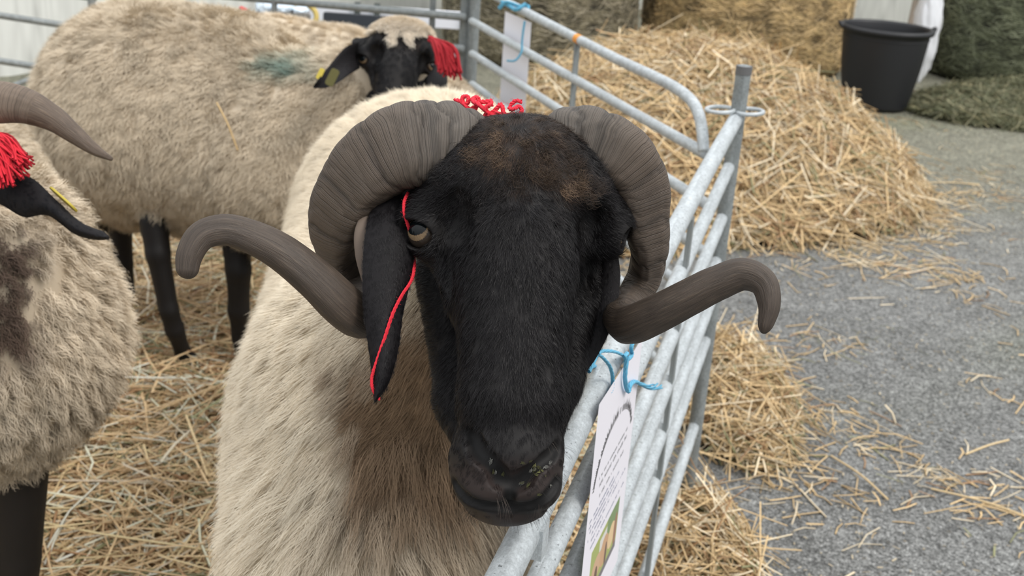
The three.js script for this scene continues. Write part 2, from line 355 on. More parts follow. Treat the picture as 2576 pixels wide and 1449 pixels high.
// ================================================================== PAPER NOTICES AND TWINE
function printNotice() {
  const c = document.createElement('canvas'); c.width = 768; c.height = 1086; const x = c.getContext('2d');
  x.fillStyle = '#eceaf2'; x.fillRect(0, 0, 768, 1086);
  const r = rngOf(31);
  // print too small to read: rows of short strokes
  const row = (x0, x1, y, h, col) => { x.strokeStyle = col; x.lineWidth = h * .2; for (let q = x0; q < x1; q += h * .5) { if (r() < .14) { q += h * .4; continue; } x.beginPath(); x.moveTo(q, y - h * (.35 + .35 * r())); x.lineTo(q + h * .22 * (r() - .2), y); x.lineTo(q + h * .35, y - h * .5 * r()); x.stroke(); } };
  x.strokeStyle = '#4a4a50'; x.lineWidth = 7;
  for (let a = -1.42; a < 1.42; a += .034) { if (r() < .08) continue; const R = 318, h = 28; const X = 384 + Math.sin(a) * R, Y = 410 - Math.cos(a) * 195; x.beginPath(); x.moveTo(X, Y); x.lineTo(X + Math.sin(a) * h * .8 + (r() - .5) * 9, Y - Math.cos(a) * h); x.lineTo(X + (r() - .3) * 14, Y - h * .4); x.stroke(); }
  row(150, 640, 372, 20, '#55555c'); row(165, 640, 410, 24, '#55555c'); row(180, 620, 464, 22, '#66666c');
  const blue = '#5a6080';
  for (const [a, b, y] of [[110, 440, 510], [110, 560, 536], [110, 520, 562], [110, 700, 590], [110, 300, 620], [110, 700, 655]]) row(a, b, y, 18, blue);
  for (const y of [510, 536, 562, 590]) row(50, 85, y, 18, blue);
  x.save(); x.translate(0, -75); x.beginPath(); x.rect(150, 770, 500, 250); x.clip();
  x.fillStyle = '#a5b06a'; x.fillRect(150, 770, 500, 250);
  x.fillStyle = '#7c9468'; x.fillRect(430, 770, 220, 90);
  x.fillStyle = '#d8d6d0'; x.fillRect(300, 800, 130, 60);
  for (const [px, py, w, h, col] of [[190, 850, 170, 110, '#cdaa8a'], [330, 830, 150, 140, '#c9a27e'], [470, 840, 130, 120, '#e0c49a'], [240, 900, 60, 110, '#70584c'], [420, 880, 40, 120, '#6e5a52'], [580, 830, 60, 170, '#9a7460']]) { x.fillStyle = col; x.beginPath(); x.ellipse(px + w / 2, py + h / 2, w / 2, h / 2, 0, 0, 7); x.fill(); }
  x.fillStyle = '#77757a'; x.fillRect(150, 985, 500, 35);
  x.restore();
  row(200, 560, 1060, 20, blue);
  const t = new THREE.CanvasTexture(c); t.colorSpace = THREE.SRGBColorSpace; return t;
}
function sheet(a, b, hgt, bow) {        // a sheet of paper from top corners a, b hanging hgt down
  const g = new THREE.PlaneGeometry(1, 1, 10, 14), p = g.attributes.position, n = V(b.z - a.z, 0, a.x - b.x).normalize();
  for (let i = 0; i < p.count; i++) {
    const u = p.getX(i) + .5, v = .5 - p.getY(i), q = a.clone().lerp(b, u); q.y -= v * hgt; q.addScaledVector(n, bow * Math.sin(u * 3.14) * v);
    p.setXYZ(i, q.x, q.y, q.z);
  }
  g.computeVertexNormals();
  return g;
}
const outN = V(-HD.z, 0, HD.x).normalize();     // sideways off the near hurdle
if (outN.x < 0) outN.negate();
{
  // top corners lie along the rail direction, just outside the second rail
  const po = P1.clone().addScaledVector(outN, .019), tN = onPlane(1507, 1018, po, outN), tF = onPlane(1617, 848, po, outN);
  const o = thing('paper_notice', tN.clone().setY(tN.y - .3), 'printed paper notice with arched heading and sheep picture, on the hurdle below the ram', 'notice', 'paper notices tied to the hurdles');
  obj('printed_sheet', sheet(tN, tF, .31, 0), new THREE.MeshStandardMaterial({ map: printNotice(), roughness: .45, side: THREE.DoubleSide }), o);
}
{
  const a = at(1271, 28, 3.52), b = at(1337, 57, 3.32);
  const o = thing('paper_notice', a.clone().setY(a.y - .32), 'blank white back of a paper notice hanging behind the rails before the hay bales', 'notice', 'paper notices tied to the hurdles');
  obj('sheet', sheet(a, b, .31, .006), std([.80, .80, .86], .5), o);
}
const twineMat = std([.12, .41, .60], .75);
function strand(pts, r, parent, fray = 0) {
  const gs = [], c = curveOf(pts);
  for (let k = 0; k < 5; k++) {
    const q = []; for (let i = 0; i <= 30; i++) { const t = i / 30, a = t * 16 + k * 1.257, s = r * .55 * (1 + fray * sstep(.7, 1, t) * 2.4); q.push(c.getPoint(t).add(V(Math.cos(a), Math.sin(a), Math.sin(a + 1)).multiplyScalar(s))); }
    gs.push(tube(q, r * .48, 60, 5));
  }
  return obj('strand', mergeGeometries(gs.map(strip)), twineMat, parent);
}
{
  const o = thing('blue_twine', onPlane(1520, 920, P1, outN), 'bright blue twine knotted round the top rail beside the ram muzzle', 'twine', 'blue twine ties');
  const railAt = (px, py) => onPlane(px, py, P1.clone().addScaledVector(outN, .017), outN), near = (px, py, o = .021) => onPlane(px, py, P1.clone().addScaledVector(outN, o), outN);
  strand([railAt(1481, 935), railAt(1497, 903), railAt(1506, 890).addScaledVector(UP, .001), railAt(1530, 883), railAt(1556, 888), railAt(1575, 899)], .0021, o);
  strand([railAt(1503, 889), railAt(1520, 903), railAt(1536, 926), railAt(1541, 952), railAt(1540, 975), railAt(1533, 990)], .0021, o);
  strand([[1592, 858], [1588, 876], [1590, 890], [1580, 904], [1571, 897], [1578, 888]].map((q) => near(...q)), .0023, o);
  strand([[1578, 897], [1574, 925], [1572, 950], [1577, 980], [1582, 984], [1584, 972], [1594, 960], [1612, 966], [1634, 974], [1658, 971]].map((q) => near(...q, .023)), .0026, o, .8);
  strand([near(1481, 935, .012), near(1486, 925, 0), near(1520, 915, -.016), near(1560, 912, -.014), near(1574, 900, .01)], .002, o);
}
{
  const o = thing('blue_twine', at(1290, 15, 3.35), 'faded blue twine tied round the rail above the blank notice', 'twine', 'blue twine ties');
  strand([at(1256, 20, 3.36), at(1272, 6, 3.34), at(1290, 10, 3.33), at(1310, 16, 3.31), at(1328, 14, 3.3), at(1328, 28, 3.3)], .0055, o);
  strand([at(1262, 4, 3.36), at(1280, 14, 3.34), at(1300, 24, 3.31), at(1322, 10, 3.3)], .0055, o);
  strand([at(1320, 54, 3.25), at(1316, 80, 3.26), at(1313, 108, 3.27), at(1312, 130, 3.27), at(1296, 152, 3.28), at(1276, 153, 3.29)], .003, o);
}

// ================================================================== RAM'S HEAD (head frame: x right, y up, z out of the face; also worn by the ewes)
const HD0 = .95, HO = CAM.clone().addScaledVector(FW, HD0);
const headM = new THREE.Matrix4().makeBasis(RT, UP, FW.clone().negate()).setPosition(HO);
const hp = (px, py, z = 0) => V((px - W / 2) / FPX * (HD0 - z), (H / 2 - py) / FPX * (HD0 - z), z);
const hw = (px, py, z = 0) => at(px, py, HD0 - z);
const toPx = (p) => [W / 2 + p.x * FPX / (HD0 - p.z), H / 2 - p.y * FPX / (HD0 - p.z)];
const eyeL = hp(1072, 584, -.046), eyeR = hp(1523, 590, -.062), eyeDirL = V(-.50, .02, .86).normalize(), eyeDirR = V(.97, .0, .22).normalize();
// the slits of the muzzle, as they lie on the front of the face
const nostrils = [[[1189, 1098], [1198, 1126], [1214, 1146], [1234, 1163], [1252, 1184], [1263, 1206]], [[1399, 1128], [1386, 1148], [1368, 1160], [1336, 1184], [1312, 1206]], [[1258, 1204], [1288, 1216], [1314, 1204]]];
const philtrum = [[1284, 1214], [1283, 1240], [1281, 1272]], mouth = [[1140, 1216], [1170, 1254], [1217, 1274], [1281, 1278], [1336, 1275], [1382, 1246], [1404, 1212]];
const slitDist = (x, y) => { let d = 99; for (const l of [...nostrils, philtrum, mouth]) for (let i = 1; i < l.length; i++) { const [ax, ay] = l[i - 1], bx = l[i][0] - ax, by = l[i][1] - ay, t = clamp(((x - ax) * bx + (y - ay) * by) / (bx * bx + by * by)); d = Math.min(d, Math.hypot(x - ax - bx * t, y - ay - by * t)); } return d; };
function makeHead(dL, dR, oL, oR, cell) {
  const base = [
    [ell(hp(1305, 478, -.088), .077, .060, .085), .02],
    [ell(hp(1305, 418, -.064), .062, .033, .052), .03],
    [cone(hp(1303, 540, -.062), hp(1297, 700, -.034), .058, .048), .03],
    [cone(hp(1258, 640, -.022), hp(1262, 1000, -.002), .037, .0325), .012],
    [cone(hp(1340, 640, -.022), hp(1318, 1000, -.002), .037, .0325), .012],
    [cone(hp(1300, 600, -.020), hp(1290, 1000, .000), .040, .0345), .012],
    [cone(hp(1262, 1000, -.002), hp(1256, 1110, -.004), .0325, .033), .012],
    [cone(hp(1318, 1000, -.002), hp(1306, 1110, -.004), .0325, .033), .012],
    [ell(hp(1270, 1165, -.012), .0455, .034, .042), .015],
    [ell(hp(1293, 1135, .010), .034, .024, .028), .015],
    [ell(hp(1276, 1264, -.022), .034, .0185, .034), .012],
    [ell(hp(1222, 1226, .000), .0235, .0195, .030), .012],
    [ell(hp(1338, 1222, .000), .0235, .0195, .030), .010],
    [cone(hp(1165, 690, -.135), hp(1185, 1005, -.080), .043, .028), .012],
    [cone(hp(1185, 1005, -.080), hp(1230, 1215, -.045), .028, .018), .02],
    [cone(hp(1432, 690, -.135), hp(1372, 950, -.080), .041, .028), .012],
    [cone(hp(1372, 950, -.080), hp(1330, 1215, -.045), .028, .018), .02],
    [cone(hp(1300, 600, -.16), hp(1280, 800, -.14), .06, .04), .03],
    [ell(eyeL.clone().addScaledVector(dL, .001), .0215, .0205, .0215), .010],
    [cone(hp(1110, 500, -.11), hp(1010, 490, -.11), .036, .026), .02],
    [ell(eyeR, .0215, .0205, .0215), .016],
    [cone(hp(1060, 535, -.05), hp(1150, 468, -.028), .014, .018), .022],
    [cone(hp(1535, 545, -.066), hp(1465, 478, -.032), .014, .018), .022],
    [cone(hp(1140, 655, -.05), hp(1190, 770, -.04), .018, .02), .02],
  ];
  const b0 = union(base);
  // where the front of the head lies, for the nostrils, mouth and eye pits
  const front = (px, py) => { let z = .08; for (let k = 0; k < 60; k++) { const p = hp(px, py, z), d = b0(p.x, p.y, p.z); if (d < .0004) break; z -= d * .9; if (z < -.2) break; } return z; };
  const onFace = (px, py, dz = 0) => hp(px, py, front(px, py) + dz);
  const path = (pts, r0, r1, dz) => pts.slice(1).map((q, i) => cone(onFace(...pts[i], dz), onFace(...q, dz), mix(r0, r1, i / (pts.length - 1)), mix(r0, r1, (i + 1) / (pts.length - 1))));
  const cuts = [
    ...path(nostrils[0], .0080, .0055, -.004).map((f) => [f, .005]),
    ...path(nostrils[1], .0055, .0055, -.004).map((f) => [f, .005]),
    ...path(nostrils[2], .0085, .0085, -.002).map((f) => [f, .005]),
    ...path(philtrum, .0042, .0034, -.001).map((f) => [f, .003]),
    ...path(mouth, .0044, .0044, -.001).map((f) => [f, .004]),
    [ell(hp(1148, 560, front(1148, 560) + .008), .016, .026, .017), .014],
    [ell(hp(1486, 592, front(1486, 592) + .008), .013, .026, .017), .014],
    [ell(hp(1480, 690, front(1480, 690) + .004), .007, .016, .012), .008],
    [ell(hp(1130, 690, front(1120, 720) + .002), .007, .02, .010), .008],
  ];
  // eye openings
  const opening = (E, dir, tilt, w0, h0) => {
    const a = V(0, 1, 0).cross(dir).normalize(), b = dir.clone().cross(a), c = Math.cos(tilt), s = Math.sin(tilt), A = a.clone().multiplyScalar(c).addScaledVector(b, s), B = b.clone().multiplyScalar(c).addScaledVector(a, -s), O = E.clone().addScaledVector(dir, .016).addScaledVector(B, -.003);
    return (x, y, z) => { const p = V(x, y, z).sub(O), u = p.dot(A) / w0, v = p.dot(B) / h0, w = p.dot(dir) / .016, k = Math.hypot(u, v, w); return (k - 1) * h0; };
  };
  cuts.push([opening(eyeL, dL, -.3, ...oL), .004], [opening(eyeR, dR, .3, ...oR), .004]);
  const ballL = ell(eyeL, .0162, .0162, .0162), ballR = ell(eyeR, .0162, .0162, .0162);
  cuts.push([ballL, .001], [ballR, .001]);
  const headF = (x, y, z) => { let d = b0(x, y, z); if (d > .03 || d < -.03) return d; for (const [f, k] of cuts) d = smax(d, -f(x, y, z), k); return d; };
  return nets(headF, [-.115, -.20, -.24], [.105, .155, .055], cell);
}
const headGeo = makeHead(eyeDirL, eyeDirR, [.0158, .0118], [.0125, .009], .0021);
const eweDirL = V(-.55, -.05, .83).normalize(), eweDirR = V(.55, -.05, .83).normalize(), eweHead = makeHead(eweDirL, eweDirR, [.0158, .0115], [.0158, .0115], .0032);
const darkSkin = [.011, .0098, .0098];
const brownAt = (p) => {           // the sun-browned patch on the forehead
  const [x, y] = toPx(p), n = fbm(p.x * 40, p.y * 40, p.z * 40);
  const a = Math.hypot((x - 1310) / 175, (y - 375) / 125) + n * .5, b = Math.hypot((x - 1445) / 70, (y - 465) / 60) + n * .4;
  const mid = 1 - .55 * Math.exp(-Math.pow((x - 1325) / 40, 2));
  const pat = sstep(-.45, .35, noise(p.x * 75, p.y * 75, p.z * 75 + 3) + .35 * noise(p.x * 160, p.y * 160, p.z * 160));
  return Math.max(1 - sstep(.3, 1.0, a), .8 * (1 - sstep(.3, 1.1, b))) * mid * mix(.25, 1, pat) * (p.z > -.12 ? 1 : 0);
};
for (const g of [headGeo, eweHead]) paint(g, (p) => { const b = brownAt(p) * .5, lip = sstep(1130, 1200, toPx(p)[1]); if (toPx(p)[1] > 1080 && p.z > -.07) { const l = lip * sstep(12, 24, slitDist(...toPx(p))), w = sstep(7, 15, slitDist(...toPx(p))); return [mix(.008, .024, l), mix(.007, .0165, l), mix(.007, .0145, l)].map((c) => c * mix(.3, 1, w)); } return [mix(.008, .045, b), mix(.007, .026, b), mix(.007, .016, b)]; });
const skinMat = new THREE.MeshPhysicalMaterial({ vertexColors: true, roughness: .6, specularIntensity: .55, color: 0xffffff });

// ---- body of the ram: chest, barrel, neck and legs in one field
const WD = (x, y, fwd) => V(x, y, -fwd);
const neckTop = hw(1300, 560, -.15), legDark = [.010, .009, .009];
const legOf = (bodyF, legF) => (p) => p.y < .56 && legF(p.x, p.y, p.z) < bodyF(p.x, p.y, p.z) - .006;
function legs(list, spots, r = .045) {   // [x, fwd, bend, height]
  for (const [x, f, b, h] of spots) {
    list.push([cone(WD(x, h, f), WD(x, .34, f + b), r * 1.7, r * .85), .04], [cone(WD(x, .34, f + b), WD(x, .13, f - b * .2), r * .75, r * .52), .015], [cone(WD(x, .13, f - b * .2), WD(x, .055, f - .02), r * .6, r * .62), .015], [cone(WD(x, .06, f - .02), WD(x, .02, f - .05), r * .62, r * .8), .012]);
  }
}
const ramParts = [
  [cone(WD(-.150, .63, 1.42), WD(-.165, .65, 2.12), .205, .245), .05],
  [cone(WD(-.150, .56, 1.24), WD(-.14, .72, 1.32), .175, .16), .08],
  [cone(WD(-.10, .78, 1.30), neckTop, .155, .075), .08],
  [ell(WD(-.16, .68, 2.15), .235, .23, .25), .06],
];
const ramLegs = []; legs(ramLegs, [[-.24, 1.30, .0, .45], [-.06, 1.30, .0, .45], [-.26, 2.15, .05, .5], [-.07, 2.15, .05, .5]]);
const ramIsLeg = legOf(union(ramParts), union(ramLegs)), ramF = union([...ramParts, ...ramLegs]);
const ramBody = nets(ramF, [-.50, -.02, -2.55], [.30, 1.15, -.85], .012);
const ramStain = (p) => { const [x, y, d] = project(p); return clamp((1 - sstep(110, 300, Math.abs(x - 1080 + (y - 1000) * .12) + 180 * fbm(p.x * 13, p.y * 13, p.z * 13))) * (1 - .6 * sstep(1180, 1449, y)) * sstep(640, 860, y) * (d < 1.45 ? 1 : 0)); };
paint(ramBody, (p) => { if (ramIsLeg(p)) return legDark; const st = ramStain(p); return [mix(.5, .2, st), mix(.42, .13, st), mix(.3, .075, st)]; });
const headWorld = headGeo.clone().applyMatrix4(headM);
const ram = thing('ram', V(-.08, 0, -1.5), 'large black-faced ram with spiralling horns and cream fleece looking over the hurdle', 'ram');
obj('body', mergeGeometries([ramBody, headWorld]), skinMat, ram);

const woolMat = new THREE.MeshStandardMaterial({ color: 0xffffff, roughness: 1, side: THREE.DoubleSide });
const hairMat = new THREE.MeshPhysicalMaterial({ color: 0xffffff, roughness: .44, specularIntensity: .4, side: THREE.DoubleSide });
rnd = rngOf(101);
const fleece = [0, 1, 2, 3].map(() => clump({ n: 38, len: .034, width: .00074, spread: .010, tip: .62, lay: .70, wave: .0012, seg: 4 }));
const shag = [0, 1, 2].map(() => clump({ n: 38, len: .028, width: .00115, spread: .014, tip: .8, lay: .5, wave: .003, seg: 4 }));
const tight = [0, 1, 2].map(() => clump({ n: 28, len: .036, width: .0012, spread: .012, tip: .3, lay: .4, wave: .0022, curl: 1.2, seg: 5 }));
const shortHair = [0, 1, 2, 3].map(() => clump({ n: 32, len: .0085, width: .00045, spread: .0065, tip: 1, lay: .88, wave: .0002, seg: 2 }));
const frizz = [0, 1, 2].map(() => clump({ n: 36, len: .0095, width: .00040, spread: .007, tip: 1, lay: .5, wave: .0011, curl: .8, seg: 5 }));

const ramHeadAxis = hw(1290, 700, -.1);
cover('wool', ramBody, 22000, fleece, woolMat, (p, n) => {
  if (ramIsLeg(p) || n.y < -.85) return null;
  const hd = p.distanceTo(neckTop); if (hd < .085) return null;
  const away = p.clone().sub(ramHeadAxis).normalize();
  const flow = away.multiplyScalar(.7).add(V(-.12, -.75, 0)).add(V(noise(p.x * 7, p.y * 7, p.z * 7), noise(p.y * 7, p.z * 7 + 5, p.x * 7), 0).multiplyScalar(.7));
  const st = ramStain(p);         // throat and breast are stained brown
  const k = .9 + .16 * rnd() + .12 * fbm(p.x * 20, p.y * 20, p.z * 20);
  return { flow, s: rr(.8, 1.15), sy: rr(.8, 1.2), lift: -.004, tilt: -.1, color: [mix(.80, .215, st) * k, mix(.705, .142, st) * k, mix(.55, .084, st) * k] };
}, ram);
const longLocks = [0, 1, 2].map(() => clump({ n: 36, len: .062, width: .0008, spread: .010, tip: .3, lay: .72, wave: .0035, seg: 6 }));
cover('wool', ramBody, 9000, longLocks, woolMat, (p, n) => {
  const [x, y, d] = project(p); if (d > 1.6 || y < 1000 + rr(0, 260) || x < 640 + rr(0, 90) || ramIsLeg(p) || n.y < -.85) return null;
  const st = ramStain(p), k = .88 + .16 * rnd() + .16 * fbm(p.x * 20, p.y * 20, p.z * 20);
  return { flow: V(-.12 + .8 * noise(p.x * 9, p.y * 9, p.z * 9), -1, .2 * noise(p.y * 9, p.x * 9, 2)), s: rr(.7, 1.1), sy: rr(.8, 1.2), lift: .002, tilt: -.12, color: [mix(.78, .25, st) * k, mix(.69, .17, st) * k, mix(.54, .105, st) * k] };
}, ram);
cover('face_hair', headWorld, 11000, shortHair, hairMat, (p, n) => {
  const q = p.clone().applyMatrix4(new THREE.Matrix4().copy(headM).invert()), [x, y] = toPx(q);
  if (q.z < -.2 || y > 1300) return null;
  for (const [e, dir] of [[eyeL, eyeDirL], [eyeR, eyeDirR]]) if (q.distanceTo(e) < .025 && q.clone().sub(e).normalize().dot(dir) > .55) return null;
  if (y > 1080 && (slitDist(x, y) < 17 || slitDist(x, y + 20) < 14)) return null;
  const sx = clamp((x - 1308) / 140, -1, 1), lipHair = sstep(1130, 1200, y);
  const f = V(sx * (y < 560 ? 1.1 : .55), y < 330 ? .5 : -1, -.2);
  if (Math.abs(x - 1305) > 200) f.set(Math.sign(sx) * 1, -.35, -.6);
  const jx = noise(q.x * 60, q.y * 60, q.z * 60) * .5, flow = RT.clone().multiplyScalar(f.x + jx).addScaledVector(UP, f.y + jx * .5).addScaledVector(FW, -f.z);
  const b = brownAt(q) * rr(.5, 1.2), k = rr(.6, 1.5), nose = y > 1000 ? mix(1, .34, sstep(1000, 1180, y)) : 1;
  return { flow, s: rr(.6, .95) * nose, sy: rr(.6, 1.1), color: [mix(.0075, .075, b) * k * (1 + 1.4 * lipHair), mix(.0066, .045, b) * k * (1 + lipHair), mix(.0072, .027, b) * k * (1 + .7 * lipHair)] };
}, ram);
cover('forelock', headWorld, 5200, frizz, hairMat, (p, n) => {
  const q = p.clone().applyMatrix4(new THREE.Matrix4().copy(headM).invert()), [x, y] = toPx(q);
  if (q.z < -.14 || y > 560 || Math.abs(x - 1305) > 230) return null;
  const b = Math.max(brownAt(q), .22 * (1 - sstep(330, 420, y)) * rnd()); if (rnd() > .35 + b) return null;
  const flow = RT.clone().multiplyScalar((x - 1310) / 120 + rr(-1.2, 1.2)).addScaledVector(UP, rr(-1, .5));
  const k = rr(.6, 1.6), c = b * rr(.6, 1.2);
  return { flow, s: rr(.6, 1.0) * mix(.7, 1, sstep(330, 400, y)), color: [mix(.010, .150, c) * k, mix(.008, .100, c) * k, mix(.008, .064, c) * k] };
}, ram);

// ---- eyes
function eyeGeo(r) {
  const g = new THREE.SphereGeometry(r, 128, 96);          // pupil looks along +Z
  paint(g, (p) => {
    const q = p.clone().divideScalar(r); if (q.z < .3) return [.20, .16, .12];
    const rad = Math.hypot(q.x, q.y), pup = Math.hypot(q.x / .60, (q.y - .07) / .46);
    if (pup < 1) return [.004, .006, .007]; if (rad > .66) return [.035, .026, .02];
    const n = .8 + .3 * noise(Math.atan2(q.y, q.x) * 9, rad * 4, 1); return [.24 * n, .165 * n, .095 * n];
  });
  return g;
}
const eyeMat = new THREE.MeshPhysicalMaterial({ vertexColors: true, color: 0xffffff, roughness: .06, specularIntensity: .55 });
function eye(parent, M, E, dir, s = 1) {
  const g = eyeGeo(.0158 * s), d = dir.clone().transformDirection(M), c = E.clone().applyMatrix4(M), u = V(0, 1, 0).transformDirection(M);
  const x = u.clone().cross(d).normalize(), m = new THREE.Matrix4().makeBasis(x, d.clone().cross(x), d).setPosition(c);
  return obj('eye', g.applyMatrix4(m), eyeMat, parent);
}
eye(ram, headM, eyeL, eyeDirL.clone().add(V(-0.02, .18, 0)).normalize()); eye(ram, headM, eyeR, eyeDirR);

// ---- horns: a ribbed sweep
function sweep(pts, opt) {              // pts: [Vector3, a, b]; a across the coil, b along the line of sight
  const n = opt.n ?? 900, m = opt.m ?? 64, cv = curveOf(pts.map((p) => p[0])), P = [], U = [], C = [], I = [];
  const radius = (t, k) => { const x = t * (pts.length - 1), i = Math.min(pts.length - 2, Math.floor(x)), f = x - i, g = (j) => pts[clamp(j, 0, pts.length - 1)][k]; const a = g(i - 1), b = g(i), c = g(i + 1), d = g(i + 2); return .5 * (2 * b + (c - a) * f + (2 * a - 5 * b + 4 * c - d) * f * f + (3 * b - a - 3 * c + d) * f * f * f); };
  const T0 = cv.getTangent(0); let X = opt.ref.clone().addScaledVector(T0, -T0.dot(opt.ref)).normalize(), pT = T0, L = 0, pp = cv.getPoint(0);
  for (let i = 0; i <= n; i++) {
    const t = i / n, p = cv.getPoint(t), T = cv.getTangent(t), ax = pT.clone().cross(T), s = ax.length();
    L += p.distanceTo(pp); pp = p;
    if (s > 1e-7) X.applyAxisAngle(ax.divideScalar(s), Math.asin(Math.min(1, s)));
    X.addScaledVector(T, -X.dot(T)).normalize(); pT = T;
    const tw = opt.twist ? opt.twist(t) : 0, Xr = X.clone().applyAxisAngle(T, tw), Y = T.clone().cross(Xr), a = radius(t, 1), b = radius(t, 2);
    const end = Math.sqrt(1 - Math.pow(1 - clamp((1 - t) / (opt.blunt ?? .012)), 2));
    for (let j = 0; j <= m; j++) {
      const th = j / m * Math.PI * 2, c = Math.cos(th), q = Math.sin(th), pw = opt.square ?? mix(.66, .95, sstep(.35, .7, t));
      const [d, col] = opt.skin(L, th, t);
      let ca = Math.sign(c) * Math.pow(Math.abs(c), pw) * a, qb = Math.sign(q) * Math.pow(Math.abs(q), pw) * b;
      const k = Math.hypot(ca, qb) || 1, f = (1 + d / k) * end; ca *= f; qb *= f;
      P.push(p.x + Xr.x * ca + Y.x * qb, p.y + Xr.y * ca + Y.y * qb, p.z + Xr.z * ca + Y.z * qb); U.push(L / .06, j / m * 2); C.push(...col);
      if (i < n && j < m) { const v = i * (m + 1) + j; I.push(v, v + 1, v + m + 1, v + 1, v + m + 2, v + m + 1); }
    }
  }
  const g = new THREE.BufferGeometry();
  g.setAttribute('position', new THREE.Float32BufferAttribute(P, 3)); g.setAttribute('uv', new THREE.Float32BufferAttribute(U, 2)); g.setAttribute('color', new THREE.Float32BufferAttribute(C, 3)); g.setIndex(I); g.computeVertexNormals();
  const cutAt = Math.round(n * (opt.cut ?? .5)) * m * 6; g.addGroup(0, cutAt, 0); g.addGroup(cutAt, I.length - cutAt, 1);
  return g;
}
// ring print and relief of horn: u runs along the horn (.06 m to a repeat), v round it
const ringHeight = (() => {
  const n = 2048, r = rngOf(77), H0 = new Float32Array(n).fill(1), cut = (c, w, d) => { for (let i = -Math.ceil(w * 3); i <= w * 3; i++) { const k = ((Math.round(c) + i) % n + n) % n; H0[k] = Math.min(H0[k], 1 - d * Math.exp(-Math.pow(i / w, 2))); } };
  for (let x = 0; x < n; x += 26 + 40 * r()) cut(x, 4 + 4 * r(), .25 + .35 * r());
  for (let x = 0; x < n; x += 70 + 130 * r()) cut(x, 7 + 9 * r(), .45 + .5 * r());
  for (let x = 0; x < n; x += 9 + 6 * r()) cut(x, 2.2, .10 + .16 * r());
  const wa = tileNoise(5, 71), wb = tileNoise(17, 72), gr = tileNoise(256, 73, 77);
  return (u, v) => { const x = (u + .05 * (wa(u, v) - .5) + .012 * (wb(u, v) - .5)) * n; return H0[(Math.floor(x) % n + n) % n] * (.9 + .2 * gr(u, v)); };
})();
const ringMap = noiseTexture(1024, (u, v) => { const h = ringHeight(u, v), k = .72 + .28 * clamp(h); return [k, k * .985, k * .965]; }, true);
const ringBump = noiseTexture(1024, (u, v) => { const h = ringHeight(u, v); return [h, h, h]; });
const streakH = (() => { const a = tileNoise(9, 81, 160), b = tileNoise(5, 82, 60), c = tileNoise(4, 83, 9), e = tileNoise(90, 84, 300); return (u, v) => .3 * a(u, v) + .35 * b(u, v) + .25 * c(u, v) + .15 * e(u, v); })();
const streakMap = noiseTexture(1024, (u, v) => { const h = streakH(u, v), k = .58 + .48 * h, p = sstep(.66, .80, h); return [k + .18 * p, k * .97 + .14 * p, k * .94 + .09 * p]; }, true);
const streakBump = noiseTexture(512, (u, v) => { const h = streakH(u, v); return [h, h, h]; });
function hornSkin(seed, scale, grey) {
  return (L, th, t) => {
    const cx = Math.cos(th), sx = Math.sin(th), rough = 1 - sstep(.42, .6, t), g = 1 - sstep(.04, .16, t), fold = 1 - sstep(.05, .13, t);
    const l = L + .010 * fbm(cx * 1.2 + seed, sx * 1.2, L * 8) * rough, f1 = Math.abs(Math.sin(l * 3.1416 / .017 + 1.5 * noise(cx * 1.5, sx * 1.5 + seed, l * 12))), f2 = Math.abs(Math.sin(l * 3.1416 / .041 + seed));
    const blot = fbm(cx * 2.2, sx * 2.2, l * 22 + seed);
    const d = scale * ((Math.pow(f1, .5) - .75) * mix(.0009 * rough, .0042, fold) + (Math.pow(f2, .4) - .8) * .0016 * rough) + blot * .0010;
    const v = (1 + .32 * blot) * (1 - .35 * rough * (1 - sstep(.05, .3, f2))) * (1 - .45 * fold * (1 - sstep(.1, .4, f1)));
    return [d, [mix(.128, .138, g), mix(.098, .122, g), mix(.075, .106, g)].map((x) => Math.max(.012, x * grey * v * mix(.60, .74, rough)))];
  };
}
const hornMats = [[ringMap, ringBump, .0006], [streakMap, streakBump, .0005]].map(([map, bumpMap, bumpScale]) => new THREE.MeshStandardMaterial({ vertexColors: true, color: 0xffffff, roughness: .6, map, bumpMap, bumpScale, side: THREE.DoubleSide }));
const pxm = (px) => px * HD0 / FPX;
function horn(parent, pts, seed, twist, ref) {
  return obj('horn', sweep(pts.map(([x, y, z, a, b]) => [hw(x, y, z), pxm(a), pxm(b)]), { ref, skin: hornSkin(seed, 1, 1), twist, blunt: .022 }), hornMats, parent);
}
horn(ram, [[1180, 385, -.075, 100, 90], [1110, 362, -.052, 108, 95], [1010, 372, -.048, 112, 85], [925, 425, -.055, 100, 75], [868, 500, -.068, 86, 62], [843, 575, -.088, 75, 52], [856, 645, -.112, 48, 56], [880, 710, -.128, 42, 60], [908, 772, -.104, 50, 56], [905, 797, -.06, 58, 50], [858, 765, -.035, 58, 46], [790, 700, -.020, 54, 42], [715, 640, -.012, 49, 40], [635, 597, -.005, 44, 36], [565, 578, .000, 40, 33], [510, 592, .004, 38, 31], [478, 640, .008, 33, 28], [470, 702, .010, 26, 22]], 3, null, UP);
horn(ram, [[1400, 385, -.085, 90, 90], [1470, 355, -.062, 92, 90], [1550, 385, -.060, 88, 80], [1604, 455, -.070, 80, 66], [1622, 545, -.086, 67, 54], [1632, 625, -.106, 49, 54], [1622, 690, -.126, 36, 56], [1592, 752, -.122, 42, 54], [1564, 805, -.085, 52, 48], [1592, 815, -.055, 52, 45], [1655, 788, -.035, 51, 42], [1730, 750, -.020, 48, 40], [1805, 712, -.010, 45, 37], [1872, 690, -.003, 41, 34], [1920, 712, .002, 35, 30], [1935, 765, .006, 28, 25], [1920, 840, .008, 16, 15]], 9, null, UP);

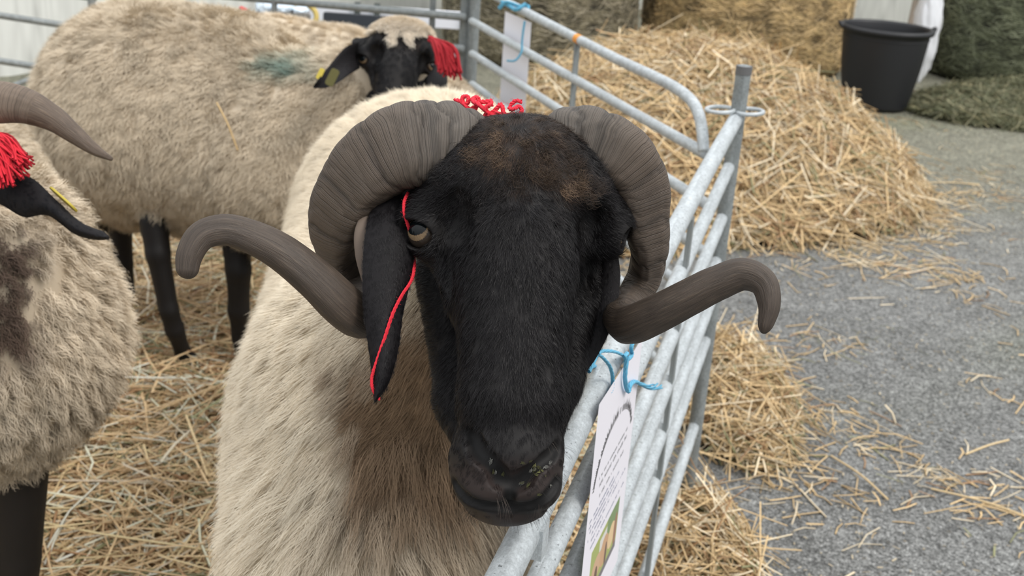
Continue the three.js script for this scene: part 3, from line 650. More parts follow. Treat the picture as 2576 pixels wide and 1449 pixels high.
// ---- ears: a leaf between two edges, with thickness
function leaf(left, right, th, cup = 0, skin) {
  const a = curveOf(left), b = curveOf(right), n = 40, m = 14, P = [], I = [];
  for (const side of [1, -1]) for (let i = 0; i <= n; i++) for (let j = 0; j <= m; j++) {
    const t = i / n, s = j / m, A = a.getPoint(t), B = b.getPoint(t), p = A.clone().lerp(B, s), tan = a.getTangent(t).add(b.getTangent(t)), nn = B.clone().sub(A).cross(tan).normalize();
    p.addScaledVector(nn, (Math.sqrt(Math.max(0, 1 - Math.pow(2 * s - 1, 2))) * th * side + cup * Math.sin(s * Math.PI)) * (t > .95 ? Math.sqrt((1 - t) / .05) : 1)); P.push(p.x, p.y, p.z);
    if (i < n && j < m) { const v = (side > 0 ? 0 : (n + 1) * (m + 1)) + i * (m + 1) + j; side > 0 ? I.push(v, v + 1, v + m + 1, v + 1, v + m + 2, v + m + 1) : I.push(v, v + m + 1, v + 1, v + 1, v + m + 1, v + m + 2); }
  }
  const g = new THREE.BufferGeometry(); g.setAttribute('position', new THREE.Float32BufferAttribute(P, 3)); g.setIndex(I); g.computeVertexNormals(); return g;
}
const earMat = new THREE.MeshPhysicalMaterial({ color: new THREE.Color().setRGB(.009, .008, .009), roughness: .7, specularIntensity: .4, side: THREE.DoubleSide });
const earHair = (name, g, cnt, parent, dirV, col = [.009, .008, .009]) => cover(name, g, cnt, shortHair, hairMat, (p, n) => { const k = rr(.6, 1.5); return { flow: dirV.clone().add(V(rr(-.2, .2), rr(-.2, .2), rr(-.2, .2))), s: rr(.22, .36), sy: .5, color: col.map((c) => c * k) }; }, parent);
const ears = [];
{
  const L = [[965, 462, -.085], [925, 555, -.045], [912, 680, -.028], [916, 790, -.020], [930, 900, -.016], [938, 980, -.015], [942, 1012, -.016]], R = [[1040, 462, -.085], [1042, 570, -.055], [1038, 680, -.042], [1014, 790, -.028], [1000, 890, -.018], [975, 970, -.014], [946, 1012, -.016]];
  const g = leaf(L.map((q) => hw(...q)), R.map((q) => hw(...q)), .0035, -.006);
  const e = obj('ear', g, earMat, ram, 'drooping black ear with red string over it'); earHair('ear_hair', g, 1800, ram, UP.clone().negate());
  const g2 = leaf([[918, 520, -.062], [892, 580, -.052], [893, 640, -.05], [905, 690, -.05], [915, 720, -.05]].map((q) => hw(...q)), [[935, 520, -.062], [925, 580, -.05], [922, 640, -.048], [922, 690, -.05], [918, 722, -.05]].map((q) => hw(...q)), .003, 0);
  obj('ear_rim', g2, std([.145, .11, .085], .8), ram, 'pale folded rim of the ear');
  const g3 = leaf([[1545, 590, -.10], [1560, 690, -.10], [1545, 800, -.095], [1500, 900, -.09], [1452, 962, -.085]].map((q) => hw(...q)), [[1530, 590, -.12], [1500, 690, -.115], [1478, 800, -.11], [1458, 880, -.10], [1448, 964, -.085]].map((q) => hw(...q)), .004, .004);
  obj('ear', g3, earMat, ram); earHair('ear_hair', g3, 500, ram, UP.clone().negate());
}
// bits of chewed hay stuck round the nostrils
cover('muzzle_chaff', headWorld, 26000, [clump({ n: 4, len: .0042, width: .0007, spread: .0013, tip: 1.5, lay: .6, wave: .0004, seg: 2 })], woolMat, (p, n) => {
  const q = p.clone().applyMatrix4(new THREE.Matrix4().copy(headM).invert()), [x, y] = toPx(q); if (q.z < -.03) return null;
  const w = Math.exp(-Math.pow((x - 1318) / 30, 2) - Math.pow((y - 1222) / 14, 2)) + .7 * Math.exp(-Math.pow((x - 1350) / 26, 2) - Math.pow((y - 1180) / 18, 2)) + .35 * Math.exp(-Math.pow((x - 1240) / 26, 2) - Math.pow((y - 1190) / 22, 2)) + .25 * Math.exp(-Math.pow((x - 1262) / 26, 2) - Math.pow((y - 1238) / 14, 2));
  if (rnd() > w * .8) return null; const k = rr(.4, 1.2);
  return { flow: V(rr(-1, 1), rr(-1, 1), 0), s: rr(.6, 1.3), lift: .0004, color: rnd() < .6 ? [.12 * k, .12 * k, .045 * k] : [.2 * k, .2 * k, .18 * k] };
}, ram);
// whiskers and lip fuzz
{
  const w = clump({ n: 7, len: .020, width: .00016, spread: .004, tip: 1.6, lay: .45, seg: 3 });
  cover('whiskers', headWorld, 6000, [w], hairMat, (p, n) => {
    const q = p.clone().applyMatrix4(new THREE.Matrix4().copy(headM).invert()), [x, y] = toPx(q);
    if (y < 1100 || q.z < -.06 || rnd() > .16) return null;
    const c = rnd() < (Math.hypot((x - 1270) / 90, (y - 1250) / 28) < 1 ? .75 : .2) ? [.075, .06, .05] : [.012, .011, .01];
    return { flow: V(0, -1, 0).addScaledVector(RT, (x - 1280) / 150), s: rr(.4, 1), color: c };
  }, ram);
}
// ================================================================== RED YARN ON THE RAM
const redMat = std([.62, .018, .035], .9), redDark = std([.33, .012, .02], .95);
function yarn(pts, r, fuzz, seed) {
  const q0 = rnd; rnd = rngOf(seed); const c = curveOf(pts), L = c.getLength(), n = Math.max(24, Math.round(L / .0016)), gs = [];
  for (let k = 0; k < 3; k++) { const q = []; for (let i = 0; i <= n; i++) { const a = i / n * L / .0095 * 6.283 + k * 2.094; const p = c.getPoint(i / n); q.push(p.addScaledVector(RT, Math.cos(a) * r * .5).addScaledVector(UP, Math.sin(a) * r * .5).addScaledVector(FW, Math.sin(a + 1.5) * r * .5)); } gs.push(strip(tube(q, r * .66, n, 6))); }
  for (let k = 0; k < fuzz; k++) { const t = rnd(), p = c.getPoint(t), d = () => V(rr(-1, 1), rr(-1, 1), rr(-1, 1)); const a = d().multiplyScalar(r * 1.5); gs.push(strip(tube([p, p.clone().add(a), p.clone().add(a).add(d().multiplyScalar(r))], .00008, 4, 3))); }
  rnd = q0; return mergeGeometries(gs);
}
{
  const o = thing('red_yarn', hw(985, 800, -.01), 'thin red wool string hanging over the drooping ear of the big ram', 'yarn');
  obj('string', yarn([hw(1026, 486, -.050), hw(1017, 510, -.034), hw(1017, 535, -.032), hw(1025, 562, -.036), hw(1036, 600, -.047), hw(1042, 650, -.05), hw(1040, 690, -.036), hw(1032, 712, -.028), hw(1012, 742, -.020), hw(990, 785, -.014), hw(968, 850, -.010), hw(946, 915, -.009), hw(936, 950, -.009), hw(938, 978, -.009), hw(954, 1004, -.012)], .00135, 260, 5), redMat, o);
}
{
  const o = thing('red_yarn', hw(1230, 275, -.1), 'curly knot of bright red wool on top of the head of the big ram', 'yarn');
  const z = -.075, c = (l) => l.map(([x, y, k = 0]) => hw(x, y, z + k));
  const gs = [
    yarn(c([[1144, 252], [1158, 254], [1168, 262], [1178, 256], [1176, 244], [1166, 244], [1164, 256], [1174, 268], [1184, 276], [1194, 276], [1200, 262]]), .0019, 120, 21),
    yarn(c([[1180, 277], [1196, 268], [1204, 250], [1196, 246], [1190, 254, .004], [1204, 262, .006], [1216, 272, .005], [1226, 284], [1220, 292]]), .0021, 140, 22),
    yarn(c([[1208, 256, .003], [1222, 256, .003], [1236, 254, .002], [1238, 262, .003], [1226, 268, .004], [1222, 278, .004], [1236, 284], [1246, 276], [1254, 266], [1262, 264], [1266, 278], [1270, 292]]), .002, 140, 23),
    yarn(c([[1226, 292], [1240, 290, .004], [1256, 282, .005], [1260, 292, .003], [1276, 290], [1290, 286], [1300, 290], [1310, 284], [1312, 274], [1304, 268], [1294, 274, .003], [1284, 276, .002], [1282, 266], [1290, 258], [1300, 252], [1311, 256]]), .0018, 120, 24),
    yarn(c([[1238, 296], [1262, 296], [1284, 294], [1302, 294]]), .002, 60, 25),
  ];
  obj('knot', mergeGeometries(gs), std([.72, .03, .055], .9), o);
}

// ================================================================== OTHER SHEEP
const frame = (px, py, d, s, yaw = 0, rollA = 0) => {       // head frame placed so that the middle of the brow shows at px, py
  const m = new THREE.Matrix4().makeBasis(RT, UP, FW.clone().negate());
  m.multiply(new THREE.Matrix4().makeRotationY(yaw)).multiply(new THREE.Matrix4().makeRotationZ(rollA)).scale(V(s, s, s));
  const c = hp(1300, 590, -.03).applyMatrix4(m); return m.setPosition(at(px, py, d).sub(c));
};
const inv = (m) => new THREE.Matrix4().copy(m).invert();
function headHair(parent, g, M, n, top) {
  const iM = inv(M);
  cover('face_hair', g, n, shortHair, hairMat, (p) => {
    const q = p.clone().applyMatrix4(iM), [x, y] = toPx(q);
    for (const [e, dir] of [[eyeL, eweDirL], [eyeR, eweDirR]]) if (q.distanceTo(e) < .027 && q.clone().sub(e).normalize().dot(dir) > .4) return null;
    const k = rr(.6, 1.4); return { flow: UP.clone().negate().addScaledVector(RT, (x - 1300) / 300), s: rr(.6, .9), color: [.008 * k, .008 * k, .0095 * k] };
  }, parent);
}
function tagGeo(c, u, v, w, h) {        // a thin rounded plate
  const s = new THREE.Shape(), r = w * .35; s.moveTo(-w / 2 + r, -h / 2); s.lineTo(w / 2 - r, -h / 2); s.quadraticCurveTo(w / 2, -h / 2, w / 2, -h / 2 + r); s.lineTo(w / 2, h / 2 - r); s.quadraticCurveTo(w / 2, h / 2, w / 2 - r, h / 2); s.lineTo(-w / 2 + r, h / 2); s.quadraticCurveTo(-w / 2, h / 2, -w / 2, h / 2 - r); s.lineTo(-w / 2, -h / 2 + r); s.quadraticCurveTo(-w / 2, -h / 2, -w / 2 + r, -h / 2);
  const g = new THREE.ExtrudeGeometry(s, { depth: .0016, bevelEnabled: true, bevelSize: .0006, bevelThickness: .0005, bevelSegments: 2, steps: 1 }), n = u.clone().cross(v).normalize();
  return g.applyMatrix4(new THREE.Matrix4().makeBasis(u, v, n).setPosition(c));
}
const yellow = std([.50, .40, .05], .5), olive = std([.085, .078, .016], .7);
function tassel(parent, root, tips, r, seed, mat) {
  const q0 = rnd; rnd = rngOf(seed); const gs = [];
  for (const [tip, mid] of tips) for (let k = 0; k < 15; k++) {
    const j = (s) => V(rr(-s, s), rr(-s, s), rr(-s, s)), L = root.distanceTo(tip);
    gs.push(strip(tube([root.clone().add(j(L * .05)), mid.clone().add(j(L * .10)), tip.clone().add(j(L * .11))], r, 12, 5)));
  }
  rnd = q0; obj('yarn_strands', mergeGeometries(gs), mat, parent);
}

// ---- the ewe behind: body across the pen, face to the camera
const eM = frame(1001, 156, 2.68, .96, .04, -.07), ewe = thing('ewe', at(400, 400, 3.05).setY(0), 'black-faced ewe with a white woolly poll, red tassel and teal mark, behind the ram', 'ewe');
{
  const neck = hp(1300, 560, -.13).applyMatrix4(eM), parts = [
    [cone(at(390, 290, 3.12), at(560, 320, 3.10), .29, .275), .06],
    [cone(at(560, 320, 3.10), at(720, 400, 2.98), .275, .235), .06],
    [cone(at(760, 350, 2.95), neck, .18, .075), .09],
    [ell(at(360, 300, 3.15), .26, .27, .24), .05],
  ];
  const legParts = [], leg = (pts, r) => pts.slice(1).forEach((q, i) => legParts.push([cone(at(...pts[i]), at(...q), r[i], r[i + 1]), .012]));
  leg([[388, 560, 2.98], [398, 640, 2.98], [425, 780, 3.02], [440, 830, 3.05], [462, 890, 3.12], [474, 905, 3.13]], [.038, .030, .025, .024, .021, .026]);
  leg([[590, 560, 3.0], [600, 680, 3.0], [600, 780, 3.05], [605, 850, 3.1], [615, 875, 3.12]], [.042, .032, .027, .023, .027]);
  leg([[225, 430, 3.1], [238, 540, 3.12], [250, 640, 3.2], [245, 760, 3.3], [255, 800, 3.32]], [.055, .036, .028, .024, .028]);
  leg([[300, 430, 3.3], [300, 560, 3.35], [310, 660, 3.4], [318, 745, 3.45]], [.08, .036, .027, .026]);
  const f = union([...parts, ...legParts]), body = nets(f, [-1.45, -.02, -3.75], [-.1, 1.1, -2.5], .014), isLeg = legOf(union(parts), union(legParts));
  paint(body, (p) => isLeg(p) ? legDark : [.55, .47, .36]);
  const hg = eweHead.clone().applyMatrix4(eM);
  obj('body', mergeGeometries([body, hg]), skinMat, ewe);
  rnd = rngOf(202);
  const center = at(330, 330, 3.1);
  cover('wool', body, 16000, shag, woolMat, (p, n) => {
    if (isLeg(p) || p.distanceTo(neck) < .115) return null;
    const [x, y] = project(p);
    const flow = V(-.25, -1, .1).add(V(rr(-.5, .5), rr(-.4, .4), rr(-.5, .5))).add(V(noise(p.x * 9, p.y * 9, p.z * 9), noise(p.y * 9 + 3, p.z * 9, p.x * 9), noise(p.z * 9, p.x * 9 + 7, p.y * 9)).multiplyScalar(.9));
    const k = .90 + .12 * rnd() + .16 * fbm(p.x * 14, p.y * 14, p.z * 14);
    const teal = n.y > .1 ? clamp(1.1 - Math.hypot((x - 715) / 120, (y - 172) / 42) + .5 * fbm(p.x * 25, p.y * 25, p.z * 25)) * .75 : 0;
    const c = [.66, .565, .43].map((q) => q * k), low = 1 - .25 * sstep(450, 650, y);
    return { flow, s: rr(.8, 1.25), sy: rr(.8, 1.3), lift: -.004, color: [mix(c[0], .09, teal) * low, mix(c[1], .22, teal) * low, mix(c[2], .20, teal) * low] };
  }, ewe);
  headHair(ewe, hg, eM, 2600);
  const iM = inv(eM);
  cover('poll_wool', hg, 14000, shag, woolMat, (p) => {
    const q = p.clone().applyMatrix4(iM), [x, y] = toPx(q);
    const lim = 360 + 90 * Math.exp(-Math.pow((x - 1262) / 34, 2)) + 100 * Math.exp(-Math.pow((x - 1372) / 30, 2)) + Math.pow((x - 1300) / 240, 2) * 20;
    if (y > lim + rr(-25, 25) || q.z < -.2) return null;
    const k = rr(.8, 1.1); return { flow: UP.clone().negate().add(V(rr(-.5, .5), 0, 0)), s: rr(.45, .75), color: [.88 * k, .79 * k, .66 * k] };
  }, ewe);
  eye(ewe, eM, eyeL, eweDirL); eye(ewe, eM, eyeR, eweDirR);
  const e1 = leaf([[902, 106, 2.70], [868, 120, 2.62], [826, 168, 2.56], [800, 200, 2.54], [787, 218, 2.54]].map((q) => at(...q)), [[905, 172, 2.70], [880, 187, 2.60], [850, 208, 2.55], [820, 221, 2.54], [790, 222, 2.54]].map((q) => at(...q)), .006, .012);
  obj('ear', e1, earMat, ewe); earHair('ear_hair', e1, 500, ewe, V(-.7, -.5, 0));
  const e2 = leaf([[1092, 176, 2.66], [1074, 198, 2.62], [1078, 225, 2.58], [1090, 250, 2.57], [1100, 268, 2.57]].map((q) => at(...q)), [[1114, 168, 2.66], [1125, 192, 2.62], [1124, 225, 2.58], [1120, 250, 2.57], [1104, 268, 2.57]].map((q) => at(...q)), .006, -.008);
  obj('ear', e2, earMat, ewe); earHair('ear_hair', e2, 300, ewe, V(0, -1, 0));
  const u = at(850, 170, 2.53).sub(at(825, 220, 2.53)).normalize(), v = FW.clone().cross(u).normalize();
  obj('ear_tag', tagGeo(at(836, 195, 2.520), v, u, .018, .037), olive, ewe, 'yellow ear tag');
  obj('ear_tag', tagGeo(at(806, 186, 2.545), v, u, .010, .024), yellow, ewe, 'edge of the yellow tag behind the ear');
  const t = thing('red_tassel', at(1115, 140, 2.56), 'red wool tassel hanging by the eye of the ewe behind the ram', 'tassel');
  tassel(t, at(1083, 97, 2.58), [[1143, 184], [1128, 182], [1112, 178], [1135, 165], [1120, 170], [1106, 172], [1148, 190], [1128, 150]].map(([x, y]) => [at(x, y, 2.55), at(1098 + (x - 1100) * .75, 128, 2.55)]), .0024, 41, redDark);
}
// ---- ewe lying at the back
const ewe2 = thing('ewe', at(800, 150, 3.5).setY(0), 'cream ewe at the back of the pen with only its woolly back showing', 'ewe');
{
  const parts = [[cone(at(690, 190, 3.62), at(860, 215, 3.6), .175, .16), .05], [cone(at(860, 215, 3.6), at(1080, 300, 3.52), .16, .14), .05], [cone(at(1080, 300, 3.52), at(1145, 320, 3.46), .13, .10), .05], [cone(at(690, 300, 3.62), at(1060, 390, 3.52), .16, .15), .08], [cone(at(650, 150, 3.6), at(600, 120, 3.62), .1, .075), .06]];
  for (const [x, y] of [[760, 260], [1040, 330], [820, 250], [1090, 340]]) { const q = at(x, y, 3.5); parts.push([cone(V(q.x, .4, q.z), V(q.x, .03, q.z), .05, .03), .03]); }
  const body = nets(union(parts), [-1.3, -.02, -4.0], [.1, 1.1, -3.1], .016); paint(body, () => [.62, .54, .42]);
  obj('body', body, skinMat, ewe2); rnd = rngOf(303);
  cover('wool', body, 8500, shag, woolMat, (p, n) => {
    if (p.y < .3) return null; const k = .85 + .2 * rnd() + .2 * fbm(p.x * 14, p.y * 14, p.z * 14), [x, y] = project(p);
    const teal = clamp(1 - Math.hypot((x - 1135) / 18, (y - 238) / 18)) * .8, c = [.78, .68, .54];
    return { flow: V(-.2, -1, .3).add(V(rr(-.5, .5), 0, rr(-.5, .5))), s: rr(.7, 1.1), lift: -.004, color: [mix(c[0] * k, .05, teal), mix(c[1] * k, .2, teal), mix(c[2] * k, .2, teal)] };
  }, ewe2);
  const t = thing('red_tassel', at(625, 34, 3.58), 'small faded red wool tuft above the back of the farther ewe', 'tassel');
  tassel(t, at(606, 20, 3.6), [[634, 38], [622, 40], [612, 38]].map(([x, y]) => [at(x, y, 3.55), at(615, 30, 3.56)]), .0028, 43, std([.60, .10, .10], .9));
}
// ---- the horned sheep cut off by the edge of the picture
const sheep = thing('horned_sheep', at(-40, 900, 1.8).setY(0), 'horned sheep with thick curly cream wool and brown neck, half out of view', 'sheep');
{
  const sM = frame(-215, 470, 1.52, .95, .9, .1), neck = hp(1300, 560, -.13).applyMatrix4(sM), parts = [
    [cone(at(-70, 830, 1.78), at(-120, 620, 2.5), .205, .22), .06],
    [cone(at(-90, 640, 1.72), neck, .15, .075), .08],
    [ell(at(-70, 865, 1.78), .205, .165, .2), .05],
    [cone(at(-60, 500, 2.15), at(-90, 420, 2.3), .10, .12), .08],
  ];
  const legParts = [];
  for (const [x, y, d, h] of [[38, 1120, 1.80, 0], [-190, 1130, 1.8, 0], [40, 800, 2.45, 0], [-230, 800, 2.45, 0]]) {
    const q = at(x, y, d), g = V(q.x - .02, .02, q.z + .0);
    legParts.push([cone(q, V(q.x - .012, .26, q.z), .052, .034), .03], [cone(V(q.x - .012, .26, q.z), V(q.x - .02, .08, q.z), .031, .025), .012], [cone(V(q.x - .02, .08, q.z), V(q.x - .02, .02, q.z + .03), .028, .034), .012]);
  }
  const isLeg = legOf(union(parts), union(legParts)), body = nets(union([...parts, ...legParts]), [-1.5, -.02, -2.95], [-.4, 1.25, -1.3], .013); paint(body, (p) => isLeg(p) ? legDark : [.42, .35, .26]);
  const hg = eweHead.clone().applyMatrix4(sM);
  obj('body', mergeGeometries([body, hg]), skinMat, sheep); rnd = rngOf(404);
  cover('wool', body, 15000, [...tight, ...tight.slice(0, 1), ...shag.slice(0, 2)], woolMat, (p, n) => {
    if (isLeg(p) || p.distanceTo(neck) < .06) return null;
    const [x, y] = project(p);
    const k = .82 + .22 * rnd() + .26 * fbm(p.x * 22, p.y * 22, p.z * 22), br = clamp(1 - sstep(45, 135, x + 26 * fbm(p.x * 20, p.y * 20, p.z * 20))) * sstep(540, 600, y) * (1 - sstep(860, 980, y));
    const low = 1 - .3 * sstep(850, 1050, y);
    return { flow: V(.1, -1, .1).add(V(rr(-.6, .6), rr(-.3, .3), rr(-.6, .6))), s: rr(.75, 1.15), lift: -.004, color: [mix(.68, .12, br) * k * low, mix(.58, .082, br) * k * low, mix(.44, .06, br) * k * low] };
  }, sheep);
  headHair(sheep, hg, sM, 1500); eye(sheep, sM, eyeL, eweDirL); eye(sheep, sM, eyeR, eweDirR);
  const s = 1.45 / FPX, hornPts = [[-330, 330, 1.52, 75, 62], [-240, 262, 1.48, 66, 56], [-130, 240, 1.45, 60, 50], [-30, 255, 1.43, 55, 46], [60, 266, 1.42, 45, 38], [130, 296, 1.42, 33, 29], [190, 340, 1.42, 23, 21], [240, 378, 1.42, 14, 13], [284, 402, 1.42, 5, 5]];
  obj('horn', sweep(hornPts.map(([x, y, d, a, b]) => [at(x, y, d), a * s, b * s]), { ref: UP, skin: hornSkin(17, .5, 1.95), blunt: .02, cut: .55, square: .95, n: 360, m: 48 }), hornMats, sheep);
  const eL = [[-70, 430, 1.46], [20, 432, 1.43], [80, 448, 1.42], [140, 502, 1.41], [205, 560, 1.41], [262, 584, 1.41], [276, 596, 1.41]], eR = [[-70, 500, 1.46], [0, 514, 1.43], [60, 546, 1.42], [120, 542, 1.41], [190, 590, 1.41], [245, 604, 1.41], [274, 602, 1.41]];
  const g = leaf(eL.map((q) => at(...q)), eR.map((q) => at(...q)), .005, .006); obj('ear', g, earMat, sheep); earHair('ear_hair', g, 900, sheep, V(.8, -.5, 0), [.009, .009, .011]);
  const u = at(195, 532, 1.41).sub(at(125, 470, 1.41)).normalize(), v = UP.clone().addScaledVector(u, -u.dot(UP)).normalize(), dep = FW.clone().multiplyScalar(1);
  obj('ear_tag', tagGeo(at(161, 500, 1.418), u, dep.clone().multiplyScalar(-.96).addScaledVector(v, .28).addScaledVector(u, -u.dot(dep) * -.96).normalize(), .042, .022), yellow, sheep, 'thin yellow ear tag seen edge-on');
  const t = thing('red_tassel', at(20, 400, 1.4), 'thick red wool tassel hanging over the ear of the half-seen horned sheep', 'tassel');
  tassel(t, at(-50, 340, 1.44), [[62, 410], [50, 430], [38, 440], [25, 452], [8, 462], [-10, 468], [-30, 470], [55, 395]].map(([x, y]) => [at(x, y, 1.39), at(mix(-50, x, .55), 340 + (y - 340) * .42, 1.40)]), .0013, 44, redDark);
  tassel(t, at(-40, 342, 1.43), [[58, 402], [40, 425], [20, 450], [0, 455], [-20, 462]].map(([x, y]) => [at(x, y, 1.385), at(mix(-50, x, .6), 338 + (y - 340) * .36, 1.39)]), .0013, 45, redMat);
}

// ================================================================== STRAW AND HAY
rnd = rngOf(505);
const strawMat = std([1, 1, 1], .62, { vertexColors: true });
// single stalks laid over a surface, all of them joined: sides 3 = straws, 0 = flat blades of hay
function lay(name, parent, g, count, { len, width, col, sides = 3, tilt = .15, lift = .004, hang = 0, bend = .12, mask, curl = 0 }) {
  const pick = sampler(g), P = [], I = [], C = [];
  for (let q = 0; q < count; q++) {
    const [p, n] = pick(); if (mask && !mask(p, n)) continue;
    const a = rr(0, 6.283), d = V(Math.cos(a), 0, Math.sin(a)).addScaledVector(V(0, -1, 0), hang * rnd()); d.addScaledVector(n, -d.dot(n)).normalize();
    d.addScaledVector(n, Math.abs(rr(-1, 1)) * tilt * (rnd() < .5 ? 1 : -.6)).normalize();
    const s = n.clone().cross(d).normalize(), u = d.clone().cross(s), L = len * (.25 + 1.1 * rnd() * rnd() + .3 * rnd()), w = width * rr(.6, 1.35) * .5, k = rr(-bend, bend) * L, c = col(p), b0 = P.length / 3, S = sides || 2, seg = curl ? 4 : 2;
    p.addScaledVector(n, lift * rr(.2, 1.6));
    for (let i = 0; i <= seg; i++) {
      const t = i / seg - .5, h = 1 - 4 * t * t, o = p.clone().addScaledVector(d, t * L).addScaledVector(s, k * h + (curl ? Math.sin(i * 2.1 + q) * curl * L : 0)).addScaledVector(u, Math.abs(k) * .5 * h);
      for (let j = 0; j < S; j++) { const b = sides ? j / S * 6.283 + q : j * 3.1416 + q * .01, v = o.clone().addScaledVector(s, Math.cos(b) * w).addScaledVector(u, Math.sin(b) * w * .6); P.push(v.x, v.y, v.z); C.push(...c); }
      if (i) for (let j = 0; j < (sides || 1); j++) { const x = b0 + (i - 1) * S + j, y = b0 + (i - 1) * S + (j + 1) % S; I.push(x, y, x + S, y, y + S, x + S); }
    }
  }
  if (!I.length) return;
  const f = new THREE.BufferGeometry(); f.setAttribute('position', new THREE.Float32BufferAttribute(P, 3)); f.setAttribute('color', new THREE.Float32BufferAttribute(C, 3)); f.setIndex(I); f.computeVertexNormals();
  const m = obj(name, f, strawMat, parent); m.userData.kind = 'stuff'; return m;
}
const strawCol = () => { const r = rnd(), k = rr(.72, 1.15); return r < .24 ? [.80 * k, .68 * k, .48 * k] : r < .33 ? [.36 * k, .21 * k, .10 * k] : r < .38 ? [.26 * k, .26 * k, .13 * k] : [.66 * k, .48 * k, .255 * k]; };
const hayCol = () => { const k = rr(.6, 1.3), r = rnd(); return r < .25 ? [.36 * k, .33 * k, .19 * k] : [.135 * k, .145 * k, .07 * k]; };
const straw = (o = {}) => ({ len: .16, width: .0045, col: strawCol, ...o }), hay = (o = {}) => ({ len: .10, width: .0024, col: hayCol, sides: 0, curl: .08, tilt: .5, lift: .008, ...o });
function heap(name, x0, x1, z0, z1, hf, cell, baseCol) {     // a mound over a rectangle: hf(x, z) height or < 0 outside
  const nx = Math.ceil((x1 - x0) / cell), nz = Math.ceil((z1 - z0) / cell), P = [], I = [], ok = [];
  for (let j = 0; j <= nz; j++) for (let i = 0; i <= nx; i++) { const x = x0 + i * cell, z = z0 + j * cell, h = hf(x, z); P.push(x, Math.max(h, -.004), z); ok.push(h > -.02); }
  for (let j = 0; j < nz; j++) for (let i = 0; i < nx; i++) { const v = j * (nx + 1) + i; if (ok[v] && ok[v + 1] && ok[v + nx + 1] && ok[v + nx + 2]) I.push(v, v + nx + 1, v + 1, v + 1, v + nx + 1, v + nx + 2); }
  const g = new THREE.BufferGeometry(); g.setAttribute('position', new THREE.Float32BufferAttribute(P, 3)); g.setIndex(I); g.computeVertexNormals(); return g;
}
// bedding in the pen
const pen = (x, z) => { // inside the hurdles
  const t = (z - P1.z) / HD.z, xh = P1.x + HD.x * t; return x < xh - .01 && z < .2 && (z > -2.3 || x < .36 - (-2.32 - z) * .38) && z > -4.4;
};
{
  const bedCol = () => strawCol().map((c, i) => Math.min(.9, c * [1.36, 1.36, 1.46][i]));
  const o = thing('straw_bedding', V(-.8, 0, -2.6), 'golden straw bedding strewn over the floor of the pen', 'straw'); o.userData.kind = 'stuff';
  const g = heap('', -2.6, .4, -4.4, -.6, (x, z) => pen(x, z) ? .018 + .014 * fbm(x * 4, 0, z * 4) : -1, .05);
  const m = obj('straw_base', g, std([.36, .26, .14], .95), o); m.userData.kind = 'stuff';
  lay('straw', o, g, 30000, straw({ len: .17, width: .005, lift: .012, tilt: .12, col: bedCol })); lay('straw', o, g, 6000, straw({ len: .32, width: .0055, lift: .028, tilt: .1, bend: .06, col: bedCol }));
  lay('hay', o, g, 9000, hay({ lift: .012 }));
}
// the big heap behind the far hurdle
const bump = (x, z, cx, cz, rx, rz, h) => { const d = Math.hypot((x - cx) / rx, (z - cz) / rz); return d < 1 ? h * Math.pow(Math.cos(d * Math.PI / 2), .8) : -.03; };
{
  const o = thing('straw_heap', V(.85, 0, -5.3), 'large heap of loose golden straw behind the pen in front of the bales', 'straw heap', 'straw heaps'); o.userData.kind = 'stuff';
  const g = heap('', -.6, 2.3, -6.9, -3.6, (x, z) => { const h = Math.max(bump(x, z, .78, -5.5, 1.0, 1.35, .50), bump(x, z, .95, -5.2, .82, .95, .40), bump(x, z, .3, -4.75, .7, .8, .2)); return h < 0 ? -1 : h + .05 * fbm(x * 5, 1, z * 5) * sstep(0, .15, h) - .012; }, .045);
  obj('straw_core', g, std([.30, .19, .085], .95), o).userData.kind = 'stuff';
  lay('straw', o, g, 26000, straw({ len: .19, width: .006, lift: .012, tilt: .5, hang: .4 })); lay('straw', o, g, 8000, straw({ len: .32, width: .0065, lift: .03, tilt: .6, hang: .8 })); lay('hay', o, g, 4000, hay({ lift: .02 }));
}
// two small heaps beside the near hurdle
for (const [px, py, rx, rz, h, lab, n] of [[1838, 1010, .155, .40, .085, 'low tangled heap of straw on the concrete beside the tall hurdle post', 900], [1735, 1430, .135, .28, .10, 'small straw heap on the concrete under the rails of the near hurdle', 420]]) {
  const d = CAM.y / (-FW.y - (px - W / 2) / FPX * RT.y - (H / 2 - py) / FPX * UP.y), c = at(px, py, d);
  const o = thing('straw_heap', V(c.x, 0, c.z), lab, 'straw heap', 'straw heaps'); o.userData.kind = 'stuff';
  const g = heap('', c.x - rx, c.x + rx, c.z - rz, c.z + rz, (x, z) => bump(x, z, c.x, c.z, rx, rz, h) * (1 + .4 * fbm(x * 9, 0, z * 9)) - .006, .025);
  obj('straw_core', g, std([.26, .165, .07], .95), o).userData.kind = 'stuff';
  lay('straw', o, g, n * 2.4, straw({ len: .13, width: .0042, lift: .014, tilt: .7 })); lay('straw', o, g, n * .7, straw({ len: .28, lift: .024, tilt: .6 })); lay('hay', o, g, n * 2.2, hay({ len: .07, width: .0018, lift: .012 }));
}
